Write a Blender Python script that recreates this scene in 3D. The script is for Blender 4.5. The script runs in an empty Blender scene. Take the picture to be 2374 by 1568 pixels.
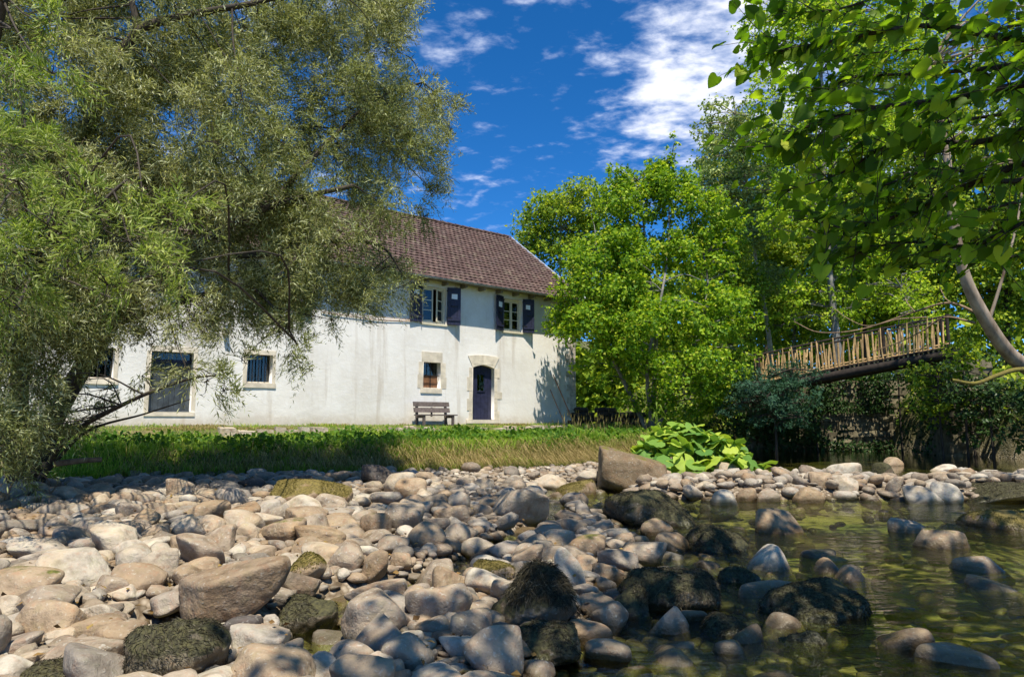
import bpy, math, random
import numpy as np
from mathutils import Vector

random.seed(7)
RNG = np.random.default_rng(11)
S = bpy.context.scene
COL = S.collection

# ------------------------------------------------------------------ camera, sky, sun, exposure
CAM_Z = 1.25
F_PX = 1600.0            # focal length for a frame 2373 wide
TILT = math.atan(191 / 1600)
cam = bpy.data.cameras.new('camera')
cam.sensor_width = 36.0
cam.lens = 36.0 * F_PX / 2373.0
cam.clip_start = 0.05
cam.clip_end = 3000
cam_o = bpy.data.objects.new('camera', cam)
COL.objects.link(cam_o)
cam_o.location = (0, 0, CAM_Z)
cam_o.rotation_euler = (math.pi / 2 + TILT, 0, 0)
S.camera = cam_o

SUN = Vector((0.075, -0.400, 0.913)).normalized()     # towards the sun
SUN_EL = math.asin(SUN.z)
SUN_AZ = math.atan2(SUN.x, SUN.y)

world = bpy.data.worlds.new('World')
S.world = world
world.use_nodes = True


class NT:
    """small helper round a node tree"""
    def __init__(self, tree):
        self.t = tree
        tree.nodes.clear()

    def n(self, typ, props=None, i=None, **kw):
        nd = self.t.nodes.new(typ)
        for k, v in (props or {}).items():
            setattr(nd, k, v)
        for k, v in list((i or {}).items()) + list(kw.items()):
            key = k.replace('_', ' ') if isinstance(k, str) else k
            sock = nd.inputs[key]
            if isinstance(v, bpy.types.NodeSocket):
                self.t.links.new(v, sock)
            else:
                sock.default_value = v
        return nd

    def link(self, a, b):
        self.t.links.new(a, b)

    def math(self, op, a, b=None, c=None, clamp=False):
        i = {0: a}
        if b is not None:
            i[1] = b
        if c is not None:
            i[2] = c
        return self.n('ShaderNodeMath', {'operation': op, 'use_clamp': clamp}, i).outputs[0]

    def mix(self, fac, a, b, mode='MIX'):
        nd = self.n('ShaderNodeMix', {'data_type': 'RGBA', 'blend_type': mode}, {0: fac, 6: a, 7: b})
        return nd.outputs[2]

    def ramp(self, fac, stops, interp='LINEAR'):
        nd = self.n('ShaderNodeValToRGB', None, {0: fac})
        cr = nd.color_ramp
        cr.interpolation = interp
        while len(cr.elements) < len(stops):
            cr.elements.new(0.5)
        for e, (p, c) in zip(cr.elements, stops):
            e.position = p
            e.color = c if len(c) == 4 else (c[0], c[1], c[2], 1)
        return nd.outputs[0]

    def noise(self, vec, scale, detail=4, rough=0.55, dist=0.0):
        return self.n('ShaderNodeTexNoise', None, {'Vector': vec, 'Scale': scale, 'Detail': detail, 'Roughness': rough, 'Distortion': dist}).outputs[0]

    def smooth(self, v, a, b):
        nd = self.n('ShaderNodeMapRange', {'interpolation_type': 'SMOOTHSTEP'}, {0: v, 1: a, 2: b, 3: 0.0, 4: 1.0})
        return nd.outputs[0]


def rgb(r, g, b):
    return (r, g, b, 1.0)


def ray(u, v):
    x = (u - 1186.5) / F_PX
    y = (784 - v) / F_PX
    return np.array((x, math.cos(TILT) - y * math.sin(TILT), math.sin(TILT) + y * math.cos(TILT)))


def at(u, v, Y):
    """world point seen at frame position (u, v) standing Y metres away"""
    r = ray(u, v)
    r = r * (Y / r[1])
    r[2] += CAM_Z
    return r


def on_z(u, v, z):
    r = ray(u, v)
    r = r * ((z - CAM_Z) / r[2])
    r[2] += CAM_Z
    return r


# sky: Nishita with scattered fair-weather cloud, and more added out of frame
w = NT(world.node_tree)
sky = w.n('ShaderNodeTexSky', {'sky_type': 'NISHITA', 'sun_disc': False, 'sun_elevation': SUN_EL, 'sun_rotation': SUN_AZ,
                               'air_density': 0.55, 'dust_density': 0.1, 'ozone_density': 4.5, 'altitude': 800})
tc = w.n('ShaderNodeTexCoord').outputs['Generated']
sep = w.n('ShaderNodeSeparateXYZ', None, {0: tc})
zz = w.math('ADD', w.math('MAXIMUM', sep.outputs[2], 0.0), 0.14)
px = w.math('DIVIDE', sep.outputs[0], zz)
py = w.math('DIVIDE', sep.outputs[1], zz)
pv = w.n('ShaderNodeCombineXYZ', None, {0: px, 1: py, 2: 0.0}).outputs[0]
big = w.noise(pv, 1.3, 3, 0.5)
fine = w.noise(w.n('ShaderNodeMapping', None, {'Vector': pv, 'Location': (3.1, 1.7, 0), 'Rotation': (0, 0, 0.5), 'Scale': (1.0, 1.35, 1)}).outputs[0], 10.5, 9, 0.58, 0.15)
cover = w.math('MULTIPLY', w.smooth(big, 0.42, 0.62), 0.17)  # general cover raised so unseen cloud whitens the fill light
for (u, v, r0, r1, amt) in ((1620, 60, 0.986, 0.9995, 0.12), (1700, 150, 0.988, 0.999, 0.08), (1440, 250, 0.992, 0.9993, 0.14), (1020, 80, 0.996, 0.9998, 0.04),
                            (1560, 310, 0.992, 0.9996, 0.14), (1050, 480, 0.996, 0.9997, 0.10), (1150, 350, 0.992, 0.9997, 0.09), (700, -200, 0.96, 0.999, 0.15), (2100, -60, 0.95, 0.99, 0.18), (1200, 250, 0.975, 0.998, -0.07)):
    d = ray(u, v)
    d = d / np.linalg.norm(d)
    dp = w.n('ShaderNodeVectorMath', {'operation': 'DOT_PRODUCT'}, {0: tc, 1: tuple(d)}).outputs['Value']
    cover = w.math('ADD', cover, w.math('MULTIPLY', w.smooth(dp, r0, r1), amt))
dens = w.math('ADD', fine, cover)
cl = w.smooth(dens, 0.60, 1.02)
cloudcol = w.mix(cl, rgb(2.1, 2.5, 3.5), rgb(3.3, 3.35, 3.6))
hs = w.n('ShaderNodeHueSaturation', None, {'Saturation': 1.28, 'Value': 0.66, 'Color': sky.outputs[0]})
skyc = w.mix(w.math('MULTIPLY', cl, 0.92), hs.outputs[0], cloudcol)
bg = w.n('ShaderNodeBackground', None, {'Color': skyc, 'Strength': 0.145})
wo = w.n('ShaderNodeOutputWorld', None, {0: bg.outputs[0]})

sun = bpy.data.lights.new('sun', 'SUN')
sun.energy = 3.0
sun.angle = math.radians(0.55)
sun.color = (1.0, 0.93, 0.80)
sun_o = bpy.data.objects.new('sun', sun)
COL.objects.link(sun_o)
sun_o.rotation_euler = (-SUN).to_track_quat('-Z', 'Y').to_euler()
sun_o.location = (0, -20, 40)

S.view_settings.view_transform = 'Standard'
S.view_settings.look = 'None'
S.view_settings.exposure = 1.3
S.view_settings.gamma = 1.0
S.view_settings.use_curve_mapping = False
S.render.engine = 'CYCLES'
S.cycles.max_bounces = 8
S.cycles.diffuse_bounces = 3
S.cycles.glossy_bounces = 3
S.cycles.transmission_bounces = 4
S.cycles.transparent_max_bounces = 12
S.cycles.caustics_reflective = False
S.cycles.caustics_refractive = False
S.cycles.use_denoising = True


# ------------------------------------------------------------------ object helpers
def link(name, mesh, m=None, parent=None):
    o = bpy.data.objects.new(name, mesh)
    COL.objects.link(o)
    if m is not None and mesh is not None and len(mesh.materials) == 0:
        for k in (m if isinstance(m, (list, tuple)) else [m]):
            mesh.materials.append(k)
    if parent is not None:
        o.parent = parent
    return o


def tag(o, label=None, cat=None, group=None, kind=None):
    if label:
        o['label'] = label
    if cat:
        o['category'] = cat
    if group:
        o['group'] = group
    if kind:
        o['kind'] = kind
    return o


def empty(name, loc=(0, 0, 0), rz=0.0):
    o = bpy.data.objects.new(name, None)
    COL.objects.link(o)
    o.location = loc
    o.rotation_euler = (0, 0, rz)
    o.empty_display_size = 0.2
    return o


def np_mesh(name, verts, polys, smooth=False):
    """verts (n,3); polys: list of int arrays (m,k) of equal k"""
    me = bpy.data.meshes.new(name)
    verts = np.asarray(verts, dtype=np.float32)
    polys = [np.asarray(p, dtype=np.int32) for p in polys if len(p)]
    nl = sum(p.size for p in polys)
    nf = sum(len(p) for p in polys)
    me.vertices.add(len(verts))
    me.vertices.foreach_set('co', verts.ravel())
    me.loops.add(nl)
    me.polygons.add(nf)
    me.loops.foreach_set('vertex_index', np.concatenate([p.ravel() for p in polys]))
    starts, s = [], 0
    for p in polys:
        starts.append(s + np.arange(len(p)) * p.shape[1])
        s += p.size
    me.polygons.foreach_set('loop_start', np.concatenate(starts).astype(np.int32))
    me.polygons.foreach_set('use_smooth', np.full(nf, smooth))
    me.update(calc_edges=True)
    return me


class MB:
    """collects geometry for ONE mesh"""
    def __init__(self):
        self.v, self.q, self.t, self.n = [], [], [], 0

    def add(self, v, q=None, t=None):
        v = np.asarray(v, float).reshape(-1, 3)
        if q is not None and len(q):
            self.q.append(np.asarray(q, int).reshape(-1, 4) + self.n)
        if t is not None and len(t):
            self.t.append(np.asarray(t, int).reshape(-1, 3) + self.n)
        self.v.append(v)
        self.n += len(v)
        return self

    def hexa(self, c):
        """8 corners: bottom ring 0-3, top ring 4-7"""
        return self.add(c, [(3, 2, 1, 0), (4, 5, 6, 7), (0, 1, 5, 4), (1, 2, 6, 5), (2, 3, 7, 6), (3, 0, 4, 7)])

    def box(self, x0, y0, z0, x1, y1, z1):
        return self.hexa([(x0, y0, z0), (x1, y0, z0), (x1, y1, z0), (x0, y1, z0), (x0, y0, z1), (x1, y0, z1), (x1, y1, z1), (x0, y1, z1)])

    def tube(self, pts, rad, sides=6, cap=True):
        pts = np.asarray(pts, float)
        n = len(pts)
        rad = np.broadcast_to(np.asarray(rad, float), (n,))
        tan = np.gradient(pts, axis=0)
        tan /= np.linalg.norm(tan, axis=1)[:, None] + 1e-9
        ref = np.array((0.31, 0.2, 0.93)) if abs(tan[0][2]) < 0.9 else np.array((1.0, 0.1, 0.0))
        a = np.cross(tan, ref)
        a /= np.linalg.norm(a, axis=1)[:, None] + 1e-9
        b = np.cross(tan, a)
        ang = np.arange(sides) * 2 * math.pi / sides
        ring = a[:, None, :] * np.cos(ang)[None, :, None] + b[:, None, :] * np.sin(ang)[None, :, None]
        v = pts[:, None, :] + ring * rad[:, None, None]
        i = np.arange(n - 1)[:, None] * sides
        k = np.arange(sides)[None, :]
        k2 = (k + 1) % sides
        q = np.stack([i + k, i + k2, i + sides + k2, i + sides + k], -1).reshape(-1, 4)
        self.add(v.reshape(-1, 3), q[:, ::-1])
        if cap:
            for e, o_ in ((0, 1), (n - 1, -1)):
                base = self.n - n * sides + e * sides
                c = self.n
                self.v.append(pts[e:e + 1].copy())
                self.n += 1
                idx = np.arange(sides)
                t = np.stack([np.full(sides, c), base + idx, base + (idx + 1) % sides], -1)
                if o_ < 0:
                    t = t[:, ::-1]
                self.t.append(t)
                # cap indices are absolute already
        return self

    def mesh(self, name, smooth=False):
        return np_mesh(name, np.concatenate(self.v), [np.concatenate(x) for x in (self.q, self.t) if len(x)], smooth)

    def build(self, name, m, parent=None, smooth=False):
        return link(name, self.mesh(name, smooth), m, parent)


def spline(pts, n=12):
    """Catmull-Rom through pts"""
    p = np.asarray(pts, float)
    p = np.vstack([2 * p[0] - p[1], p, 2 * p[-1] - p[-2]])
    out = []
    segs = len(p) - 3
    for s in range(segs):
        t = np.linspace(0, 1, n, endpoint=(s == segs - 1))[:, None]
        a, b, c, d = p[s], p[s + 1], p[s + 2], p[s + 3]
        out.append(0.5 * ((2 * b) + (c - a) * t + (2 * a - 5 * b + 4 * c - d) * t ** 2 + (3 * b - 3 * c + d - a) * t ** 3))
    return np.vstack(out)


def vnoise(p, seed=0, freq=1.0):
    """cheap smooth noise in -1..1 from summed sines"""
    r = np.random.default_rng(seed)
    out = np.zeros(len(p))
    for k in range(5):
        d = r.normal(size=3)
        d *= freq * (0.7 + 0.45 * k) / np.linalg.norm(d)
        d2 = r.normal(size=3)
        d2 *= freq * 0.6 / np.linalg.norm(d2)
        out += np.sin(p @ d + r.uniform(0, 6.3) + 1.2 * np.sin(p @ d2 + r.uniform(0, 6.3))) / (1 + 0.35 * k)
    return out / 2.6


# ------------------------------------------------------------------ materials
def new_mat(name):
    m = bpy.data.materials.new(name)
    m.use_nodes = True
    t = NT(m.node_tree)
    return m, t


def finish(t, shader):
    t.n('ShaderNodeOutputMaterial', None, {0: shader})


def bsdf(t, col, rough=0.7, bump=None, bs=0.3, dist=0.02, spec=0.4, metal=0.0):
    i = {'Base Color': col, 'Roughness': rough, 'Specular IOR Level': spec, 'Metallic': metal}
    if bump is not None:
        i['Normal'] = t.n('ShaderNodeBump', None, {'Strength': bs, 'Distance': dist, 'Height': bump}).outputs[0]
    return t.n('ShaderNodeBsdfPrincipled', None, i).outputs[0]


def obj_co(t):
    return t.n('ShaderNodeTexCoord').outputs['Object']


def world_co(t):
    return t.n('ShaderNodeNewGeometry').outputs['Position']


def island(t):
    return t.n('ShaderNodeNewGeometry').outputs['Random Per Island']


def obj_random(t):
    return t.n('ShaderNodeObjectInfo').outputs['Random']


def leaf_mat(name, stops, trans=0.45, rough=0.5, bright=1.0, obj=False, tint=(1.25, 1.2, 0.55)):
    m, t = new_mat(name)
    r = obj_random(t) if obj else island(t)
    c = t.ramp(r, [(p, tuple(min(1, x * bright) for x in q)) for p, q in stops])
    n = t.noise(world_co(t), 0.55, 2)
    c = t.mix(t.smooth(n, 0.35, 0.7), c, t.mix(1.0, c, rgb(0.80, 0.86, 0.7), 'MULTIPLY'))
    d = t.n('ShaderNodeBsdfPrincipled', None, {'Base Color': c, 'Roughness': rough, 'Specular IOR Level': 0.16}).outputs[0]
    tr = t.n('ShaderNodeBsdfTranslucent', None, {'Color': t.mix(1.0, c, rgb(*tint), 'MULTIPLY')}).outputs[0]
    finish(t, t.n('ShaderNodeMixShader', None, {0: trans, 1: d, 2: tr}).outputs[0])
    return m


def bark_mat(name, a, b, scale=9.0):
    m, t = new_mat(name)
    co = t.n('ShaderNodeMapping', None, {'Vector': obj_co(t), 'Scale': (1, 1, 0.35)}).outputs[0]
    n = t.noise(co, scale, 6, 0.65)
    c = t.ramp(n, [(0.3, a), (0.7, b)])
    finish(t, bsdf(t, c, 0.9, n, 0.6, 0.02, 0.2))
    return m


def plain_mat(name, col, rough=0.7, var=0.2, scale=8.0, bs=0.25, spec=0.35, metal=0.0, isl=0.0):
    m, t = new_mat(name)
    n = t.noise(obj_co(t), scale, 5)
    c = t.mix(t.smooth(n, 0.25, 0.75), rgb(*[x * (1 - var) for x in col]), rgb(*[min(1, x * (1 + var)) for x in col]))
    if isl:
        k = t.math('ADD', t.math('MULTIPLY', obj_random(t), isl), 1 - isl / 2)
        c = t.mix(1.0, c, t.n('ShaderNodeCombineColor', None, {0: k, 1: k, 2: k}).outputs[0], 'MULTIPLY')
    finish(t, bsdf(t, c, rough, n, bs, 0.01, spec, metal))
    return m


def stone_mat(name, stops, moss=0.0, mosscol=((0.05, 0.055, 0.012), (0.13, 0.12, 0.02)), use_island=False, lichen=0.5, wet=True):
    m, t = new_mat(name)
    co = world_co(t)
    r = island(t) if use_island else obj_random(t)
    c = t.ramp(r, stops)
    shift = t.n('ShaderNodeVectorMath', {'operation': 'ADD'}, {0: co, 1: t.n('ShaderNodeCombineXYZ', None, {0: t.math('MULTIPLY', r, 17.0), 1: t.math('MULTIPLY', r, 5.0), 2: 0.0}).outputs[0]}).outputs[0]
    n1 = t.noise(shift, 7.0, 6, 0.62)
    n2 = t.noise(shift, 38.0, 5, 0.6)
    n3 = t.noise(shift, 2.6, 3, 0.5)
    k = t.ramp(n1, [(0.28, (0.50, 0.46, 0.41)), (0.5, (0.95, 0.93, 0.90)), (0.72, (1.18, 1.15, 1.08))])
    c = t.mix(1.0, c, k, 'MULTIPLY')
    c = t.mix(t.math('MULTIPLY', t.smooth(n3, 0.48, 0.66), 0.45), c, t.mix(1.0, c, rgb(0.90, 0.72, 0.50), 'MULTIPLY'))
    n4 = t.noise(shift, 17.0, 4, 0.6)
    c = t.mix(t.math('MULTIPLY', t.smooth(n4, 0.52, 0.68), 0.35), c, t.mix(1.0, c, rgb(0.78, 0.86, 0.66), 'MULTIPLY'))
    c = t.mix(t.math('MULTIPLY', t.smooth(n4, 0.47, 0.33), 0.45), c, t.mix(1.0, c, rgb(0.98, 0.72, 0.62), 'MULTIPLY'))
    # pale crust and dark specks of lichen
    c = t.mix(t.math('MULTIPLY', t.smooth(n2, 0.57, 0.68), 0.55 * lichen), c, rgb(0.55, 0.54, 0.47))
    vor = t.n('ShaderNodeTexVoronoi', None, {'Vector': shift, 'Scale': 26.0}).outputs['Distance']
    spk = t.math('MULTIPLY', t.smooth(vor, 0.16, 0.05), t.smooth(n1, 0.52, 0.6))
    c = t.mix(t.math('MULTIPLY', spk, 0.75 * lichen), c, rgb(0.05, 0.045, 0.035))
    rough = 0.72
    if wet:
        z = t.n('ShaderNodeSeparateXYZ', None, {0: co}).outputs[2]
        wl = t.math('ADD', z, t.math('MULTIPLY', n1, -0.13))
        wm = t.smooth(wl, 0.035, -0.04)
        c = t.mix(wm, c, t.mix(1.0, c, rgb(0.36, 0.34, 0.27), 'MULTIPLY'))
        sub = t.smooth(wl, -0.05, -0.14)
        c = t.mix(t.math('MULTIPLY', sub, 0.8), c, t.mix(n1, rgb(0.05, 0.055, 0.014), rgb(0.19, 0.17, 0.045)))
        rough = t.math('SUBTRACT', 0.72, t.math('MULTIPLY', wm, 0.5))
    if moss > 0:
        nz = t.n('ShaderNodeSeparateXYZ', None, {0: t.n('ShaderNodeNewGeometry').outputs['Normal']}).outputs[2]
        mm = t.smooth(t.math('ADD', t.math('MULTIPLY', nz, 0.5), t.noise(shift, 5.0, 5, 0.65)), 1.02 - moss * 0.75, 1.16 - moss * 0.75)
        mc = t.mix(t.smooth(n2, 0.3, 0.7), rgb(*mosscol[0]), rgb(*mosscol[1]))
        c = t.mix(mm, c, mc)
    h = t.math('ADD', t.math('MULTIPLY', n1, 1.0), t.math('MULTIPLY', n2, 0.35))
    finish(t, bsdf(t, c, rough, h, 0.85, 0.03, 0.3))
    return m


M = {}
M['bark_willow'] = bark_mat('bark_willow', (0.025, 0.020, 0.015), (0.09, 0.075, 0.058))
M['bark_dark'] = bark_mat('bark_dark', (0.02, 0.016, 0.012), (0.08, 0.065, 0.05))
M['bark_grey'] = bark_mat('bark_grey', (0.10, 0.095, 0.085), (0.30, 0.285, 0.26), 6)
M['bark_pale'] = bark_mat('bark_pale', (0.20, 0.17, 0.13), (0.50, 0.45, 0.38), 5)
M['bark_patch'] = bark_mat('patchy_pale_bark', (0.11, 0.07, 0.04), (0.46, 0.37, 0.28), 3.2)
M['bark_moss'] = bark_mat('bark_moss', (0.10, 0.07, 0.03), (0.20, 0.18, 0.03), 12)
M['deadwood'] = bark_mat('deadwood', (0.12, 0.075, 0.045), (0.34, 0.24, 0.15), 12)
M['willow'] = leaf_mat('willow_leaf', bright=1.75, stops=[(0.0, (0.050, 0.060, 0.020)), (0.3, (0.12, 0.13, 0.046)), (0.6, (0.205, 0.215, 0.09)), (0.85, (0.32, 0.33, 0.19)), (1.0, (0.45, 0.46, 0.33))], trans=0.35, rough=0.45, tint=(1.15, 1.15, 0.6))
M['willow_lit'] = leaf_mat('lit_willow_leaf', bright=1.6, stops=[(0.0, (0.09, 0.13, 0.025)), (0.5, (0.17, 0.22, 0.045)), (0.85, (0.27, 0.31, 0.09)), (1.0, (0.42, 0.44, 0.24))], trans=0.4, rough=0.45, tint=(1.15, 1.2, 0.55))  # brighter copy of the willow leaf, sunlight put into its colour
M['maple'] = leaf_mat('maple_leaf', bright=2.05, stops=[(0.0, (0.035, 0.085, 0.008)), (0.45, (0.10, 0.175, 0.012)), (0.9, (0.21, 0.275, 0.016)), (1.0, (0.30, 0.30, 0.05))], trans=0.45, rough=0.5)
M['linden'] = leaf_mat('linden_leaf', bright=2.3, stops=[(0.0, (0.025, 0.05, 0.006)), (0.4, (0.06, 0.10, 0.010)), (0.75, (0.11, 0.16, 0.012)), (1.0, (0.22, 0.24, 0.02))], trans=0.5, rough=0.55, tint=(1.2, 1.5, 0.5))
M['linden_obj'] = leaf_mat('linden_leaf_single', bright=2.3, stops=[(0.0, (0.025, 0.05, 0.006)), (0.4, (0.06, 0.10, 0.010)), (0.75, (0.11, 0.16, 0.012)), (1.0, (0.22, 0.24, 0.02))], trans=0.5, rough=0.55, obj=True, tint=(1.2, 1.5, 0.5))
M['forest'] = leaf_mat('forest_leaf', bright=2.6, stops=[(0.0, (0.035, 0.07, 0.009)), (0.6, (0.10, 0.145, 0.014)), (1.0, (0.22, 0.24, 0.022))], trans=0.45, rough=0.5)
M['forest_y'] = leaf_mat('sunny_leaf', bright=2.3, stops=[(0.0, (0.08, 0.14, 0.012)), (0.6, (0.17, 0.24, 0.018)), (1.0, (0.28, 0.32, 0.03))], trans=0.5, rough=0.5)
M['forest_g'] = leaf_mat('grey_leaf', bright=2.6, stops=[(0.0, (0.07, 0.10, 0.035)), (0.6, (0.13, 0.16, 0.06)), (1.0, (0.26, 0.28, 0.13))], trans=0.35, rough=0.5)
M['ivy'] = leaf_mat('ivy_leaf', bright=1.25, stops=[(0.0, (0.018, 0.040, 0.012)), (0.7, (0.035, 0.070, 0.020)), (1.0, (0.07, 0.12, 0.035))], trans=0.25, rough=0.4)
M['conifer'] = leaf_mat('conifer_needle', bright=1.5, stops=[(0.0, (0.018, 0.050, 0.030)), (0.7, (0.035, 0.085, 0.050)), (1.0, (0.06, 0.12, 0.07))], trans=0.2, rough=0.5)
M['butterbur'] = leaf_mat('butterbur_leaf', bright=1.7, stops=[(0.0, (0.07, 0.15, 0.035)), (0.5, (0.16, 0.25, 0.04)), (1.0, (0.30, 0.35, 0.05))], trans=0.35, rough=0.5, obj=True)
M['grass'] = leaf_mat('grass_blade', bright=2.5, stops=[(0.0, (0.06, 0.12, 0.012)), (0.55, (0.13, 0.20, 0.02)), (0.85, (0.20, 0.24, 0.04)), (1.0, (0.36, 0.30, 0.12))], trans=0.4, rough=0.5)
M['drygrass'] = leaf_mat('dry_grass_blade', bright=1.1, stops=[(0.0, (0.16, 0.14, 0.03)), (0.5, (0.32, 0.25, 0.10)), (1.0, (0.50, 0.38, 0.18))], trans=0.35, rough=0.6, tint=(1.1, 1.05, 0.8))
PALE = [(0.0, (0.48, 0.42, 0.33)), (0.35, (0.36, 0.30, 0.225)), (0.7, (0.50, 0.455, 0.375)), (1.0, (0.40, 0.355, 0.29))]
GREY = [(0.0, (0.32, 0.26, 0.195)), (0.5, (0.38, 0.315, 0.24)), (1.0, (0.27, 0.22, 0.165))]
TAN = [(0.0, (0.32, 0.235, 0.145)), (0.5, (0.26, 0.195, 0.13)), (1.0, (0.36, 0.275, 0.185))]
MIXED = [(0.0, (0.44, 0.375, 0.285)), (0.18, (0.22, 0.175, 0.13)), (0.36, (0.40, 0.36, 0.305)), (0.52, (0.19, 0.165, 0.135)), (0.68, (0.33, 0.25, 0.17)), (0.84, (0.28, 0.25, 0.215)), (1.0, (0.50, 0.455, 0.375))]
M['s_pale'] = stone_mat('pale_limestone', PALE)
M['s_grey'] = stone_mat('grey_limestone', GREY, lichen=0.8)
M['s_brown'] = stone_mat('brown_block_stone', [(0, (0.17, 0.125, 0.075)), (1, (0.19, 0.14, 0.085))], moss=0.10, mosscol=((0.09, 0.09, 0.012), (0.18, 0.16, 0.02)))
M['s_tan'] = stone_mat('tan_limestone', TAN)
M['s_mix'] = stone_mat('mixed_limestone', MIXED)
M['s_isl'] = stone_mat('cobble_limestone', MIXED, use_island=True)
M['s_moss'] = stone_mat('mossy_limestone', TAN, moss=0.45, mosscol=((0.085, 0.065, 0.018), (0.20, 0.155, 0.04)))
M['s_cap'] = stone_mat('moss_patched_limestone', TAN, moss=0.13, mosscol=((0.06, 0.07, 0.012), (0.16, 0.15, 0.03)))
M['s_algae'] = stone_mat('algae_stone', [(0, (0.12, 0.10, 0.07)), (1, (0.17, 0.145, 0.10))], moss=0.66, mosscol=((0.024, 0.023, 0.011), (0.085, 0.078, 0.03)))
M['s_dark'] = stone_mat('dark_stone', [(0, (0.07, 0.06, 0.055)), (1, (0.12, 0.105, 0.095))])
M['algae'] = leaf_mat('algae_strand', bright=1.3, stops=[(0.0, (0.014, 0.012, 0.007)), (0.5, (0.036, 0.030, 0.018)), (0.9, (0.075, 0.062, 0.04)), (1.0, (0.16, 0.14, 0.10))], trans=0.1, rough=0.55)
M['moss'] = leaf_mat('moss_strand', [(0.0, (0.05, 0.045, 0.010)), (0.6, (0.12, 0.10, 0.022)), (1.0, (0.24, 0.18, 0.05))], 0.15, 0.7)

# ------------------------------------------------------------------ the lie of the land
DX, DY = 0.775, 0.632           # along the facade, away from the camera
NX, NY = 0.632, -0.775          # out of the facade
P0 = (-1.06, 25.6)


def FP(t, n, z):
    return (P0[0] + DX * t + NX * n, P0[1] + DY * t + NY * n, z)


BX = np.array([-60, -40, -12, -7.2, -4.6, -1.65, 0.8, 2.9, 5.0, 8.0, 9.5, 15.3, 15.8, 16.3, 17.5, 20, 60.])
BY = np.array([-12, -2, 8, 10.9, 12.4, 14.0, 16.2, 19.0, 22.0, 26.5, 28.6, 28.6, 24, 18, 8, -2, -60.])
SHY = np.array([0, 3.4, 5, 6.5, 9, 11.0, 12.3, 13.2, 15, 17, 19, 22.])
SHX = np.array([-0.2, 0.15, 0.7, 1.2, 1.1, 0.85, 1.1, 1.6, 2.6, 3.4, 4.5, 6.5])


def sstep(x, a, b):
    k = np.clip((x - a) / (b - a), 0, 1)
    return k * k * (3 - 2 * k)


# little runs of water that thread the gravel: (polyline, half width, depth)
RUNS = [([(0.95, 11.6), (0.55, 10.2), (0.5, 8.6), (-0.2, 6.9), (-0.45, 5.7), (-0.75, 5.15), (-1.15, 4.95), (-1.25, 4.4), (-0.9, 3.8)], 0.20, 0.22),
        ([(-2.25, 4.35), (-1.95, 4.15), (-1.8, 4.05)], 0.15, 0.2),
        ([(1.0, 11.5), (0.75, 12.2), (0.9, 13.0)], 0.42, 0.3)]


def seg_dist(x, y, pl):
    best = np.full(np.shape(x), 1e9)
    for (x0, y0), (x1, y1) in zip(pl[:-1], pl[1:]):
        dx, dy = x1 - x0, y1 - y0
        k = np.clip(((x - x0) * dx + (y - y0) * dy) / (dx * dx + dy * dy), 0, 1)
        best = np.minimum(best, np.hypot(x - x0 - k * dx, y - y0 - k * dy))
    return best


DAM = [(1.9, 12.2), (3.6, 12.5), (5.4, 12.5), (7.2, 12.3), (9.0, 12.1), (12, 12.1)]


def bank_d(x, y):
    """signed distance-like value, positive on the bank"""
    return (y - np.interp(x, BX, BY)) * np.where(x > 15.3, 0.25, 0.8)


def height(x, y):
    x = np.asarray(x, float)
    y = np.asarray(y, float)
    d = bank_d(x, y)
    xs = np.interp(y, SHY, SHX)
    bar = 0.07 + 0.17 * sstep(xs - x, 0.3, 5.5) + 0.06 * sstep(y, 5, 12)
    pool = -0.22 + 0.05 * np.sin(x * 1.7 + 0.6 * np.sin(y * 1.3)) - 0.10 * sstep(y, 13, 18) * sstep(x, 3, 6)
    zr = pool + (bar - pool) * sstep(xs - x, -0.55, 0.35)
    zr = zr + 0.38 * (1 - sstep(seg_dist(x, y, DAM), 0.7, 1.6)) * sstep(x, 1.5, 2.5)
    for pl, hw, dep in RUNS:
        zr = zr - dep * (1 - sstep(seg_dist(x, y, pl), hw * 0.5, hw * 1.5)) * sstep(zr, -0.2, 0.05)
    zr = zr + 0.018 * np.sin(3.1 * x + 1.3 * np.sin(2.3 * y)) * np.cos(2.7 * y + np.sin(1.9 * x))
    t = (x - P0[0]) * DX + (y - P0[1]) * DY
    n = (x - P0[0]) * NX + (y - P0[1]) * NY
    zl = 0.70 + 0.16 * sstep(-n, -6, -2.3) + 0.03 * np.sin(1.1 * x + 0.7 * y)
    terr = 1.02 + 0.10 * sstep(-n, -2.0, 0)
    zl = zl + (terr - zl) * (1 - sstep(n, 2.15, 2.3)) * (1 - sstep(t, 4.5, 7.5)) + 0.15 * sstep(t, 5, 9)
    far = 1.0 + 1.3 * sstep(d, 0, 1.6) + 1.6 * sstep(d, 2, 14) + 8.0 * sstep(d, 14, 90)
    zb = zl + (far - zl) * sstep(x, 6.0, 9.8) + 5.0 * sstep(-n, 20, 80)
    edge = np.where(x > 8.8, 0.35, 0.95)
    return zr + (zb - zr) * sstep(d, 0, edge)


def H1(x, y):
    return float(height(np.array([x]), np.array([y]))[0])


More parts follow.
